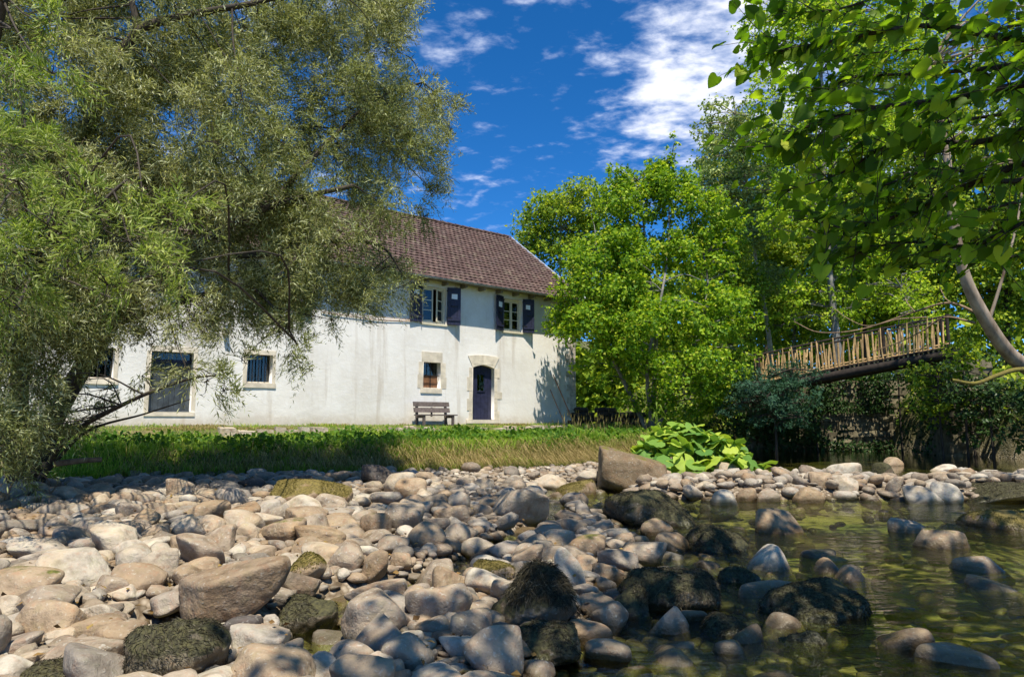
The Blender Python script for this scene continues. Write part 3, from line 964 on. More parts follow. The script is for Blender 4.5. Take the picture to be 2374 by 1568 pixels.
tile_me.materials.append(M['tile'])
cols_n = int((TV1 - TV0) / TW)
cand = []
for r_ in range(ROWS):
    off = 0.0 if r_ % 2 else TW * 0.5
    for c_ in range(cols_n):
        cand.append((r_, TV0 + off + c_ * TW))
cand = [(r_, tt) for r_, tt in cand if tt + TW < TV1 + 0.02]
score = []
for r_, tt in cand:
    vis = 0 if tt > -3.2 else 100
    score.append(vis + abs(tt + 3.2) * 0.6 + r_ * 0.45)
order = np.argsort(score)
single = set(order[:300].tolist())
bulk = MB()
for k, (r_, tt) in enumerate(cand):
    dz = random.uniform(-.006, .008)
    sk = random.uniform(-.012, .012)
    ds = random.uniform(-.008, .008)
    if k in single:
        o = bpy.data.objects.new('tile', tile_me)
        COL.objects.link(o)
        o.parent = roof
        o.location = rp(tt, r_ * EXPO + ds, dz - 0.02)
        o.rotation_euler = (PITCH, 0, sk)
    else:
        v = tv.copy()
        v[:, 2] += dz - 0.02
        v[:, 1] += ds + sk * v[:, 0]
        yy_ = -(EAVE_N) + (r_ * EXPO + v[:, 1]) * cp_ - v[:, 2] * sp_
        zz2 = EAVE_Z - 1.1 + (r_ * EXPO + v[:, 1]) * sp_ + v[:, 2] * cp_
        bulk.add(np.stack([tt + v[:, 0], yy_, zz2], 1), tq)
tag(bulk.build('tiles', M['tile'], roof), kind='stuff')
k = 0
tt = TV0
while tt < TV1 - .1:
    mb = MB()
    ang = np.linspace(0.15, math.pi - 0.15, 6)
    for e, rr in ((0.0, 0.15), (0.40, 0.135)):
        pass
    pr = [(tt, -RIDGE_N - 0.15 * math.cos(x_), RIDGE_Z - 1.1 - 0.03 + 0.12 * math.sin(x_)) for x_ in ang]
    pr2 = [(min(tt + 0.42, TV1), -RIDGE_N - 0.135 * math.cos(x_), RIDGE_Z - 1.1 - 0.04 + 0.11 * math.sin(x_)) for x_ in ang]
    mb.add(pr + pr2, [(q_, q_ + 6, q_ + 7, q_ + 1) for q_ in range(5)])
    mb.build('ridge_tile', M['tile'], roof)
    tt += 0.40
# gutter: half-round channel under the eave
mb = MB()
ang = np.linspace(math.pi, 2 * math.pi, 7)
vv = []
for tt in (TV0, TV1):
    for x_ in ang:
        vv.append((tt, -(EAVE_N + 0.06) + 0.065 * math.cos(x_), EAVE_Z - 1.1 - 0.005 + 0.065 * math.sin(x_)))
mb.add(vv, [(q_, q_ + 1, q_ + 8, q_ + 7) for q_ in range(6)])
mb.build('gutter', M['zinc'], roof)
mb = MB()
mb.hexa([rp(TV1, -.02, -.14), rp(TV1 + .03, -.02, -.14), rp(TV1 + .03, SL, -.14), rp(TV1, SL, -.14), rp(TV1, -.02, .055), rp(TV1 + .03, -.02, .055), rp(TV1 + .03, SL, .055), rp(TV1, SL, .055)])
mb.build('verge_board', M['verge'], roof)
bar('soffit', T0, T1, 6.20, 6.23, 0.03, 0.40, M['soffit'], roof)
for k in range(24):
    tt = T0 + 0.4 + k * 0.82
    if tt < T1:
        bar('rafter_end', tt, tt + .09, 6.06, 6.198, 0.0, 0.34, M['soffit'], roof)

# ------------------------------------------------------------------ bench and poles by the wall
bench = empty('garden_bench', FP(-2.45, 0.62, 1.10), math.atan2(DY, DX))
tag(bench, 'weathered wooden slatted bench against the white house wall', 'bench')
for z0, z1, y0 in ((0.64, 0.80, 0.30), (0.44, 0.60, 0.26)):
    MB().hexa([(-.72, y0 - .02, z0), (.72, y0 - .02, z0), (.72, y0 + .02, z0), (-.72, y0 + .02, z0), (-.72, y0 + .02, z1), (.72, y0 + .02, z1), (.72, y0 + .06, z1), (-.72, y0 + .06, z1)]).build('back_slat', M['oldwood'], bench)
for k in range(3):
    MB().box(-.74, -.20 + k * .15, .33, .74, -.07 + k * .15, .37).build('seat_slat', M['oldwood'], bench)
for x_ in (-.58, .58):
    MB().hexa([(x_ - .04, .24, -.05), (x_ + .04, .24, -.05), (x_ + .04, .32, -.05), (x_ - .04, .32, -.05), (x_ - .04, .32, .80), (x_ + .04, .32, .80), (x_ + .04, .375, .80), (x_ - .04, .375, .80)]).build('leg', M['oldwood'], bench)
    MB().box(x_ - .04, -.18, -.05, x_ + .04, -.11, .33).build('leg', M['oldwood'], bench)
    MB().box(x_ - .03, -.17, .25, x_ + .03, .25, .329).build('bracket', M['oldwood'], bench)
MB().box(-.03, .285, .30, .03, .32, .62).build('back_strap', M['iron'], bench)

pole = MB().tube([FP(3.98, 0.75, 1.05), FP(3.72, 0.38, 2.1), FP(3.46, 0.05, 3.10)], 0.022, 7).build('pole', M['rust'])
tag(pole, 'tall rusty orange pole leaning on the house wall in tree shade', 'pole')
pole = MB().tube([FP(3.62, 0.6, 1.05), FP(3.45, 0.30, 1.8), FP(3.30, 0.05, 2.5)], 0.018, 7).build('pole', M['rust'])
tag(pole, 'shorter thin brown pole leaning on the wall beside the rusty one', 'pole')
pot = MB().tube([FP(3.75, 0.75, 1.05), FP(3.75, 0.75, 1.15), FP(3.75, 0.75, 1.28)], [.10, .12, .14], 12).build('plant_pot', M['iron'])
tag(pot, 'dark pot on the grass below the leaning poles', 'pot')

# dark pile of slabs and logs right of the house corner
pile_c = at(1385, 968, 28.6)
k = 0
for row in range(4):
    for j in range(3 if row < 3 else 2):
        L = random.uniform(0.7, 1.2)
        a_ = np.array([pile_c[0] - 1.1 + j * 1.0 + random.uniform(-.1, .1), pile_c[1] - random.uniform(.0, .15), 1.12 + row * 0.19])
        mb = MB()
        mb.tube([a_, a_ + np.array([L * .5, .05, random.uniform(-.01, .03)]), a_ + np.array([L, .1, 0])], [0.10, 0.115, 0.10], 9)
        o = mb.build('log', M['bark_dark'], None, True)
        tag(o, '%s log in the %s row of the dark stack right of the house' % ((('left', 'middle', 'right') if row < 3 else ('left', 'right'))[j], ('bottom', 'second', 'third', 'top')[row]), 'log', 'logs stacked by the house corner')

# terrace edge: a low row of rough stones across the lawn
tw = empty('terrace_wall', FP(-4, 2.25, 0.85), math.atan2(DY, DX))
tag(tw, 'low broken row of rough stones edging the lawn before the house', 'wall')
tt = -10.0
while tt < 3.2:
    L = random.uniform(0.2, 0.55)
    if random.random() < 0.86:
        hh = random.uniform(.14, .25)
        x0, x1 = tt + 4, tt + 4 + L - .02
        c8 = np.array([(x0, -.12, -.10), (x1, -.12, -.10), (x1, .16, -.10), (x0, .16, -.10), (x0 + .03, -.09, hh), (x1 - .03, -.09, hh * .93), (x1 - .03, .16, hh), (x0 + .03, .16, hh)])
        c8 += np.random.default_rng(int(tt * 100) + 5000).uniform(-.025, .025, c8.shape)
        MB().hexa(c8).build('stone', M['s_pale'], tw)
    tt += L

# ------------------------------------------------------------------ bridge and the old wall under it
M['bridge_wood'] = plain_mat('grey_brown_timber', (0.52, 0.34, 0.15), 0.8, 0.3, 9, 0.3, isl=0.6)
M['dark_beam'] = plain_mat('dark_rotten_timber', (0.035, 0.026, 0.020), 0.9, 0.4, 7, 0.5)
M['masonry'] = plain_mat('dark_masonry', (0.17, 0.145, 0.09), 0.9, 0.45, 6, 0.5, 0.2, isl=0.6)
bl, br = at(1735, 892, 26.5), at(2215, 800, 23.6)
bridge = empty('footbridge', tuple(bl))
tag(bridge, 'old wooden footbridge with stick railing over the dark pool', 'bridge')
bl0 = np.zeros(3)
bv = br - bl
bperp = np.array((-bv[1], bv[0], 0))
bperp /= np.linalg.norm(bperp)          # away from the camera


def bp(s, back=0.0, up=0.0, sag=0.10):
    return bv * s + bperp * back + np.array((0, 0, up - sag * 4 * s * (1 - s) * -1 * 0.3))


BW = 1.35
for back in (0.05, BW - 0.05):
    MB().tube([bp(s, back, -0.24) for s in np.linspace(0.06, 1.02, 9)], [0.17, .18, .19, .19, .19, .19, .18, .18, .17], 9).build('beam', M['dark_beam'], bridge, True)
nd = 34
for k in range(nd):
    s = (k + .5) / nd
    hw = 0.46 / nd * np.linalg.norm(bv)
    d_ = bv / np.linalg.norm(bv)
    c_ = bp(s, 0, -0.05 + random.uniform(-.01, .01))
    a0, a1 = c_ - d_ * hw - bperp * 0.12, c_ + d_ * hw - bperp * 0.12
    b0, b1 = a0 + bperp * (BW + .24), a1 + bperp * (BW + .24)
    up = np.array((0, 0, .05))
    MB().hexa([a0, a1, b1, b0, a0 + up, a1 + up, b1 + up, b0 + up]).build('deck_plank', M['dark_beam'], bridge)
for back, nb in ((0.0, 40), (BW, 34)):
    for k in range(nb):
        s = 0.05 + 0.90 * (k + random.uniform(-.2, .2)) / (nb - 1)
        ht = 1.06 + random.uniform(-.16, .08)
        base = bp(s, back - 0.06 * (back == 0), -0.12)
        jl = np.array((random.uniform(-.10, .10), random.uniform(-.05, .05), 0))
        MB().tube([base, base + np.array((0, 0, .5)) + jl * random.uniform(-.4, 1), base + np.array((0, 0, ht + .1)) + jl], np.array((.036, .032, .026)) * random.uniform(.75, 1.25), 6).build('baluster', M['bridge_wood'], bridge)
    MB().tube([bp(s, back, 1.07) for s in np.linspace(0.0, 0.99, 8)], 0.034, 7).build('handrail', M['dark_beam'], bridge)
    MB().tube([bp(s, back - .04, 0.10) for s in np.linspace(0.03, 0.97, 8)], 0.028, 7).build('bottom_rail', M['bridge_wood'], bridge)
    for s in (0.04, 0.36, 0.68, 0.97):
        MB().tube([bp(s, back, -0.3), bp(s, back, 1.13)], 0.055, 8).build('post', M['dark_beam'], bridge)


def masonry_wall(name, label, p, q, z0, z1, course=0.30, thick=0.5, parent=None):
    """wall of separate rough blocks from p to q (x, y)"""
    p, q = np.array(p), np.array(q)
    L = np.linalg.norm(q - p)
    root = empty(name, (p[0], p[1], z0), math.atan2(q[1] - p[1], q[0] - p[0]))
    tag(root, label, 'wall')
    MB().box(0, 0.05, -0.4, L, thick, z1 - z0 - .02).build('core', M['masonry'], root)
    z = 0.0
    r = np.random.default_rng(int(L * 100))
    while z < z1 - z0 - .1:
        h_ = course * r.uniform(.75, 1.25)
        x = r.uniform(-.3, 0)
        while x < L:
            w_ = r.uniform(.28, .75)
            x0, x1 = max(0, x), min(L, x + w_ - .012)
            if x1 - x0 > .12:
                c8 = np.array([(x0, -.04, z), (x1, -.04, z), (x1, .2, z), (x0, .2, z), (x0, -.04, z + h_ - .012), (x1, -.04, z + h_ - .012), (x1, .2, z + h_ - .012), (x0, .2, z + h_ - .012)])
                c8[[0, 1, 4, 5], 1] += r.uniform(-.09, .02, 4)
                c8[:, [0, 2]] += r.uniform(-.02, .02, (8, 2))
                MB().hexa(c8).build('stone', M['masonry'], root)
            x += w_
        z += h_
    return root


masonry_wall('mill_wall', 'dark overgrown stone wall behind the pool under the footbridge', (9.4, 28.35), (16.4, 28.2), -0.1, 2.9, 0.26)

masonry_wall('bridge_abutment', 'overgrown stone abutment under the right end of the footbridge', (br[0] - .35, br[1] + .25), (br[0] + 1.2, br[1] + .1), -0.1, br[2] - .45, 0.30, 1.2)

# ------------------------------------------------------------------ stones
_ico = {}


def ico(level):
    if level in _ico:
        return _ico[level]
    p = (1 + 5 ** 0.5) / 2
    v = np.array([(-1, p, 0), (1, p, 0), (-1, -p, 0), (1, -p, 0), (0, -1, p), (0, 1, p), (0, -1, -p), (0, 1, -p), (p, 0, -1), (p, 0, 1), (-p, 0, -1), (-p, 0, 1)], float)
    v /= np.linalg.norm(v[0])
    f = np.array([(0, 11, 5), (0, 5, 1), (0, 1, 7), (0, 7, 10), (0, 10, 11), (1, 5, 9), (5, 11, 4), (11, 10, 2), (10, 7, 6), (7, 1, 8), (3, 9, 4), (3, 4, 2), (3, 2, 6), (3, 6, 8), (3, 8, 9), (4, 9, 5), (2, 4, 11), (6, 2, 10), (8, 6, 7), (9, 8, 1)])
    for _ in range(level):
        cache, vs = {}, list(v)

        def mid(a, b):
            k = (min(a, b), max(a, b))
            if k not in cache:
                m_ = vs[a] + vs[b]
                vs.append(m_ / np.linalg.norm(m_))
                cache[k] = len(vs) - 1
            return cache[k]
        nf = []
        for a, b, c in f:
            x, y, z = mid(a, b), mid(b, c), mid(c, a)
            nf += [(a, x, z), (b, y, x), (c, z, y), (x, y, z)]
        v, f = np.array(vs), np.array(nf)
    _ico[level] = (v, f)
    return v, f


def stone_shape(seed, level, power=9.0, planes=11, rough=0.035, craggy=0.0, tight=False):
    """rounded polyhedron, unit half-extents"""
    r = np.random.default_rng(seed)
    v, f = ico(level)
    n = r.normal(size=(planes, 3))
    n /= np.linalg.norm(n, axis=1)[:, None]
    h = r.uniform(0.62, 1.0, planes)
    ax = np.vstack([np.eye(3), -np.eye(3)])
    n = np.vstack([n, ax])
    h = np.concatenate([h, r.uniform(0.95, 1.2, 6)])
    if tight:
        h[-6:] = (.72, .8, .62, .8, .8, .8)
        h[:-6] = r.uniform(.85, 1.0, planes)
    d = np.maximum(v @ n.T, 0) / h
    rad = (d ** power).sum(1) ** (-1 / power)
    w_ = v * rad[:, None]
    w_ = w_ * (1 + rough * vnoise(v, seed + 1, 2.2) + rough * 0.5 * vnoise(v, seed + 2, 5.5) + craggy * vnoise(v, seed + 3, 9.0))[:, None]
    if level >= 4:
        w_ = w_ * (1 + (0.010 + craggy * 0.6) * vnoise(v, seed + 4, 17.0))[:, None]
    lo, hi = w_.min(0), w_.max(0)
    return (w_ - (lo + hi) / 2) / ((hi - lo) / 2), f


HERO = [
    # u0, v0, u1, v1, material, roundness, short description
    (425, 1305, 690, 1442, 's_tan', 'slab', 'broad tan slab boulder with a pitted front face'),
    (425, 1240, 540, 1318, 's_grey', 'round', 'rounded taupe boulder behind the broad tan slab'),
    (488, 1222, 555, 1285, 's_grey', 'block', 'dark squarish stone tucked behind the taupe boulder'),
    (-60, 1318, 165, 1412, 's_cap', 'round', 'big brown boulder with lichen cut off by the left edge'),
    (75, 1395, 230, 1485, 's_tan', 'round', 'golden rounded boulder standing over the small puddle'),
    (232, 1380, 362, 1447, 's_pale', 'block', 'cream faceted boulder in the middle of the sunny cobbles'),
    (195, 1433, 350, 1490, 's_tan', 'slab', 'flat wedge-shaped stone pointing right'),
    (310, 1445, 385, 1500, 's_pale', 'block', 'pinkish block beside the black algae mat boulder'),
    (145, 1490, 322, 1568, 's_grey', 'round', 'broad pinkish grey boulder at the lower left'),
    (335, 1420, 560, 1590, 's_algae', 'algae', 'large boulder wrapped in a black hairy algae mat'),
    (-10, 1525, 132, 1600, 's_pale', 'round', 'whitish smooth boulder in the lower left corner'),
    (80, 1535, 212, 1600, 's_algae', 'algae', 'low black mossy stone at the bottom edge on the left'),
    (20, 1383, 88, 1450, 's_pale', 'round', 'pale egg-shaped stone beside the golden boulder'),
    (-20, 1405, 36, 1462, 's_pale', 'round', 'pale stone at the left edge beside the egg-shaped one'),
    (250, 1338, 328, 1387, 's_grey', 'round', 'smooth grey-brown egg stone above the cream boulder'),
    (290, 1310, 402, 1382, 's_tan', 'round', 'brown domed boulder left of the tan slab'),
    (285, 1255, 357, 1308, 's_pale', 'block', 'whitish block left of the chalky twin block'),
    (350, 1275, 432, 1342, 's_pale', 'block', 'chalky rough block left of the taupe boulder'),
    (180, 1285, 272, 1332, 's_grey', 'round', 'lumpy grey stone left of the whitish block'),
    (128, 1290, 200, 1345, 's_pale', 'block', 'pale yellowish block left of the lumpy grey stone'),
    (130, 1355, 245, 1400, 's_grey', 'slab', 'long flecked stone lying aslant above the golden boulder'),
    (405, 1195, 492, 1258, 's_pale', 'round', 'bright white boulder behind the dark squarish stone'),
    (525, 1182, 622, 1245, 's_pale', 'round', 'bright cream boulder left of the moss capped stone'),
    (555, 1215, 615, 1262, 's_pale', 'round', 'cream round stone in front of the bright cream boulder'),
    (610, 1205, 717, 1264, 's_cap', 'block', 'pale boulder with a small bright green moss cap'),
    (643, 1113, 828, 1178, 's_moss', 'slab', 'long golden mossy mound boulder near the grass bank'),
    (653, 1150, 757, 1200, 's_pale', 'round', 'chalky lichen-stained boulder in front of the golden mound'),
    (728, 1145, 812, 1185, 's_grey', 'block', 'grey angular stone right of the chalky boulder'),
    (690, 1213, 808, 1278, 's_tan', 'block', 'brown tilted boulder right of the moss capped stone'),
    (888, 1095, 972, 1152, 's_pale', 'round', 'tall white rounded boulder below the bank'),
    (915, 1110, 992, 1163, 's_tan', 'round', 'smooth tan oval boulder leaning on the white one'),
    (963, 1135, 1017, 1172, 's_pale', 'block', 'small pale pointed stone right of the tan oval'),
    (838, 1078, 920, 1128, 's_dark', 'block', 'dark square block standing at the foot of the bank'),
    (640, 1104, 740, 1134, 's_dark', 'slab', 'dark flat slab at the foot of the bank'),
    (562, 1110, 620, 1136, 's_dark', 'round', 'small dark stone left of the dark flat slab'),
    (1140, 1138, 1272, 1228, 's_grey', 'block', 'large grey boulder standing in the middle of the stones'),
    (1385, 1055, 1538, 1135, 's_brown', 'bigblock', 'big angular brown block in front of the butterbur'),
    (1393, 1125, 1600, 1220, 's_algae', 'algae', 'long black mossy boulder below the angular brown block'),
    (1283, 1110, 1382, 1150, 's_moss', 'slab', 'mossy log-shaped stone left of the angular block'),
    (1232, 1093, 1312, 1135, 's_pale', 'block', 'pale triangular boulder on the far gravel'),
    (1330, 1090, 1390, 1118, 's_pale', 'block', 'pale flat stone behind the mossy log-shaped one'),
    (797, 1380, 957, 1492, 's_grey', 'round', 'large smooth grey oval boulder in the centre foreground'),
    (815, 1352, 952, 1402, 's_grey', 'slab', 'flat grey slab resting behind the grey oval boulder'),
    (958, 1360, 1092, 1452, 's_grey', 'block', 'grey triangular boulder right of the grey oval'),
    (953, 1290, 1064, 1372, 's_grey', 'block', 'grey pointed boulder with a dark foot in the middle'),
    (765, 1258, 857, 1332, 's_grey', 'block', 'speckled taupe block behind the flat grey slab'),
    (838, 1285, 912, 1348, 's_tan', 'block', 'warm tan angular stone right of the speckled block'),
    (905, 1280, 965, 1318, 's_tan', 'round', 'brown domed stone behind the grey pointed boulder'),
    (668, 1285, 772, 1348, 's_moss', 'round', 'brown mossy boulder right of the tan slab'),
    (765, 1325, 805, 1358, 's_grey', 'round', 'small grey round stone below the speckled block'),
    (600, 1438, 694, 1512, 's_grey', 'block', 'grey block with a tan stain beside the algae mat boulder'),
    (525, 1430, 627, 1502, 's_dark', 'round', 'dark streaked stone behind the stained grey block'),
    (640, 1375, 800, 1470, 's_algae', 'algaelow', 'low black algae bed in the water left of the grey oval'),
    (546, 1508, 745, 1620, 's_tan', 'round', 'big sandy boulder at the bottom edge left of centre'),
    (785, 1520, 932, 1620, 's_tan', 'block', 'sandy boulder at the bottom edge in the centre'),
    (768, 1498, 882, 1560, 's_grey', 'round', 'grey stone behind the centre sandy boulder'),
    (903, 1480, 1007, 1565, 's_grey', 'round', 'bluish grey domed boulder at the bottom centre'),
    (1072, 1457, 1214, 1580, 's_grey', 'round', 'large light grey boulder at the bottom right of centre'),
    (1048, 1420, 1142, 1492, 's_grey', 'round', 'tilted grey stone behind the large light grey boulder'),
    (970, 1435, 1052, 1480, 's_grey', 'round', 'dark grey domed stone under the triangular boulder'),
    (1138, 1285, 1368, 1472, 's_algae', 'pyramid', 'pyramid boulder draped in long black algae'),
    (1188, 1440, 1348, 1545, 's_algae', 'algae', 'shaggy dark algae boulder in front of the pyramid'),
    (1262, 1270, 1368, 1372, 's_pale', 'lean', 'long pale slab leaning behind the pyramid boulder'),
    (1362, 1398, 1447, 1468, 's_grey', 'round', 'grey rounded stone right of the pyramid boulder'),
    (1313, 1446, 1413, 1502, 's_tan', 'round', 'brown oval stone right of the shaggy algae boulder'),
    (1346, 1480, 1447, 1535, 's_grey', 'round', 'speckled grey stone at the edge of the river'),
    (1422, 1308, 1675, 1425, 's_algae', 'algae', 'wide black mossy mound at the river edge'),
    (1400, 1352, 1503, 1435, 's_algae', 'algae', 'small mossy mound in front of the wide one'),
    (1495, 1396, 1585, 1472, 's_grey', 'block', 'pointed grey stone standing in the river'),
    (1560, 1405, 1640, 1440, 's_tan', 'slab', 'flat brown stone right of the pointed one'),
    (1425, 1258, 1535, 1312, 's_grey', 'slab', 'long sloping grey boulder behind the wide mossy mound'),
    (1475, 1193, 1556, 1242, 's_cap', 'round', 'white stone with black spots below the black mossy boulder'),
    (1500, 1228, 1595, 1278, 's_tan', 'block', 'brown slab leaning right of the white spotted stone'),
    (1578, 1213, 1725, 1282, 's_algae', 'algae', 'low shaggy mossy mound between the rapids'),
    (1684, 1255, 1822, 1325, 's_pale', 'round', 'white lumpy boulder with a mossy face in the river'),
    (1742, 1170, 1858, 1240, 's_tan', 'block', 'brown triangular boulder below the cobble dam'),
    (1650, 1310, 1755, 1355, 's_algae', 'algaelow', 'low dark mossy stone before the white lumpy boulder'),
    (1715, 1343, 2005, 1445, 's_algae', 'algae', 'big black mossy mound out in the river'),
    (1736, 1416, 1848, 1458, 's_grey', 'flat', 'flat pale oval stone before the big river mound'),
    (2003, 1443, 2142, 1508, 's_tan', 'round', 'brown oval boulder alone in the river'),
    (2098, 1218, 2225, 1275, 's_cap', 'block', 'tan boulder with a moss top in mid river'),
    (2048, 1198, 2115, 1238, 's_grey', 'round', 'smaller grey stone left of the tan river boulder'),
    (2188, 1284, 2302, 1330, 's_grey', 'block', 'half sunk square grey stone at the right of the river'),
    (2230, 1172, 2420, 1232, 's_moss', 'flat', 'green mossy slab at the right edge of the river'),
    (2218, 1113, 2450, 1170, 's_algae', 'algae', 'dark mossy ledge at the right end of the cobble dam'),
    (1853, 1292, 1955, 1332, 's_tan', 'flat', 'low speckled stone behind the big river mound'),
    (1903, 1308, 2000, 1352, 's_tan', 'block', 'brown stone right of the low speckled one'),
    (1603, 1418, 1735, 1475, 's_algae', 'algaelow', 'shaggy algae tuft stone left of the flat oval'),
    (1663, 1448, 1752, 1494, 's_tan', 'round', 'brown rounded stone in front of the algae tuft'),
    (1632, 1476, 1724, 1516, 's_grey', 'flat', 'flat mauve stone awash at the lower right'),
    (2083, 1493, 2245, 1545, 's_grey', 'flat', 'low grey stone awash before the brown river boulder'),
    (1765, 1455, 1880, 1495, 's_algae', 'algaelow', 'sunken algae tuft in front of the flat oval'),
    (948, 1213, 1033, 1278, 's_tan', 'round', 'tan round boulder with moss at its foot'),
    (1030, 1213, 1092, 1262, 's_grey', 'round', 'taupe round stone right of the tan round boulder'),
    (1063, 1233, 1168, 1292, 's_grey', 'round', 'dark-bellied grey boulder left of the pyramid'),
    (1090, 1265, 1165, 1305, 's_dark', 'round', 'dark wet stone in the rill behind the pyramid'),
    (898, 1168, 988, 1236, 's_grey', 'block', 'purplish grey boulder behind the tan round one'),
    (838, 1190, 912, 1246, 's_cap', 'block', 'pale stone with a mossy flank right of the brown tilted one'),
    (1225, 1218, 1312, 1258, 's_grey', 'slab', 'long mauve stone before the large grey boulder'),
    (1310, 1243, 1400, 1292, 's_cap', 'round', 'golden stone with black moss beside the leaning slab'),
    (1088, 1300, 1190, 1360, 's_moss', 'algae2', 'greenish mossy stone left of the pyramid'),
    (1320, 1290, 1375, 1335, 's_tan', 'round', 'brown stone right of the leaning slab'),
    (1370, 1310, 1440, 1352, 's_tan', 'slab', 'tan flat stone left of the wide mossy mound'),
    # cobble dam
    (1908, 1066, 1988, 1104, 's_pale', 'round', 'big white cobble at the back of the dam'),
    (2013, 1068, 2082, 1122, 's_algae', 'round', 'dark mossy round stone on top of the dam'),
    (2040, 1054, 2086, 1086, 's_cap', 'round', 'tan cobble perched behind the dark mossy one'),
    (2148, 1073, 2210, 1100, 's_pale', 'slab', 'flat white cobble lying on the dam'),
    (2178, 1088, 2268, 1120, 's_pale', 'slab', 'long pale arched cobble on the dam'),
    (2250, 1083, 2308, 1120, 's_pale', 'block', 'white cobble near the right end of the dam'),
    (2322, 1083, 2385, 1118, 's_pale', 'round', 'white striped cobble at the right edge of the dam'),
    (2088, 1118, 2165, 1170, 's_pale', 'block', 'large cream cobble at the front of the dam'),
    (2143, 1108, 2208, 1168, 's_pale', 'block', 'cream cobble leaning right of the large one'),
    (1988, 1100, 2038, 1128, 's_pale', 'round', 'pale cobble left of the mossy dam stone'),
    (2042, 1105, 2082, 1138, 's_grey', 'round', 'grey round cobble before the mossy dam stone'),
    (1925, 1104, 1978, 1142, 's_pale', 'block', 'beige cobble in the front row of the dam'),
    (1868, 1108, 1918, 1152, 's_tan', 'block', 'tan cobble in the front row of the dam'),
    (1833, 1122, 1895, 1168, 's_tan', 'round', 'wide amber cobble at the foot of the dam'),
    (1850, 1074, 1900, 1102, 's_pale', 'round', 'pale lit cobble at the left end of the dam'),
    (1595, 1098, 1642, 1130, 's_pale', 'round', 'white cobble before the pool left of the dam'),
    (1633, 1128, 1702, 1172, 's_pale', 'round', 'whitish round cobble in front of the pool'),
    (1698, 1112, 1745, 1150, 's_tan', 'block', 'warm sunlit cobble beside the pool'),
    (1738, 1110, 1792, 1150, 's_grey', 'round', 'grey cobble right of the warm sunlit one'),
    (1655, 1068, 1712, 1098, 's_grey', 'round', 'grey cobble at the foot of the butterbur'),
    (1690, 1062, 1735, 1088, 's_grey', 'round', 'rounded cobble at the pool edge right of the butterbur'),
]

ALL = []        # ground discs already taken: x, y, radius


def stone_mesh(seed, size, shape, big):
    a, b, c = size
    lvl = 4 if big else 3
    kw = dict(power=9, planes=13, rough=0.035)
    if shape in ('block', 'bigblock'):
        kw = dict(power=14, planes=13, rough=0.04, craggy=0.008)
        if shape == 'bigblock':
            kw = dict(power=22, planes=4, rough=0.03, craggy=0.012, tight=True)
    elif shape == 'slab':
        kw = dict(power=12, planes=10, rough=0.05, craggy=0.010)
    elif shape.startswith('algae') or shape == 'pyramid':
        kw = dict(power=9, planes=13, rough=0.085, craggy=0.04)
    elif shape == 'flat':
        kw = dict(power=7, planes=8, rough=0.03)
    v, f = stone_shape(seed, lvl, **kw)
    v = v * np.array((a, b, c))
    if shape == 'pyramid':
        k = np.clip((v[:, 2] + c) / (2 * c), 0, 1)
        s = 1.10 - 0.80 * k ** 1.2
        v[:, 0] *= s
        v[:, 1] *= s
        v[:, 0] -= 0.12 * a * k
    if shape == 'bigblock':
        v[:, 2] += -0.30 * c * (v[:, 0] / a) * (v[:, 2] > -c * .2)
        v[:, 1] += .15 * v[:, 2]
    if shape == 'lean':
        v[:, 0] += -0.45 * v[:, 2] * (a / c)
        v[:, 0] *= 0.62
    return v, f


def strands(v, f, n, length, seed, thick=0.0035, hang=0.6, top_only=-0.2):
    """hair-like weed rooted on a stone surface"""
    r = np.random.default_rng(seed)
    tri = v[f]
    nrm = np.cross(tri[:, 1] - tri[:, 0], tri[:, 2] - tri[:, 0])
    ar = np.linalg.norm(nrm, axis=1)
    nrm = nrm / (ar[:, None] + 1e-12)
    patch = (vnoise(tri.mean(1), seed, 11.0) + 0.5 * nrm[:, 2]) > -0.1
    wgt = ar * (nrm[:, 2] > top_only) * patch
    idx = r.choice(len(f), n, p=wgt / wgt.sum())
    bc = r.dirichlet((1, 1, 1), n)
    p0 = (tri[idx] * bc[:, :, None]).sum(1)
    nn = nrm[idx]
    g_ = np.array((0, 0, -1.0)) + r.normal(size=(n, 3)) * 0.8
    g_[:, :2] += 0.9 * vnoise(p0, seed + 9, 14.0)[:, None]
    tg = g_ - (g_ * nn).sum(1)[:, None] * nn
    tg /= np.linalg.norm(tg, axis=1)[:, None] + 1e-9
    d1 = tg * 0.85 + nn * (r.uniform(.0, 1.0, n) ** 2.5 * .6 + .06)[:, None]
    d1 /= np.linalg.norm(d1, axis=1)[:, None]
    d2 = tg + nn * r.uniform(-.25, .25, n)[:, None] + r.normal(size=(n, 3)) * 0.35 - np.array((0, 0, .3))
    d2 /= np.linalg.norm(d2, axis=1)[:, None]
    L = (length * r.uniform(0.5, 1.3, n))[:, None]
    p1 = p0 + d1 * L * 0.5
    p2 = p1 + d2 * L * 0.5
    sd = np.cross(d1, r.normal(size=(n, 3)))
    sd = sd / (np.linalg.norm(sd, axis=1)[:, None] + 1e-9) * thick
    vv = np.stack([p0 - sd, p0 + sd, p1 - sd * .8, p1 + sd * .8, p2], 1).reshape(-1, 3)
    b = np.arange(n) * 5
    return vv, np.stack([b, b + 1, b + 3, b + 2], 1), np.stack([b + 2, b + 3, b + 4], 1)


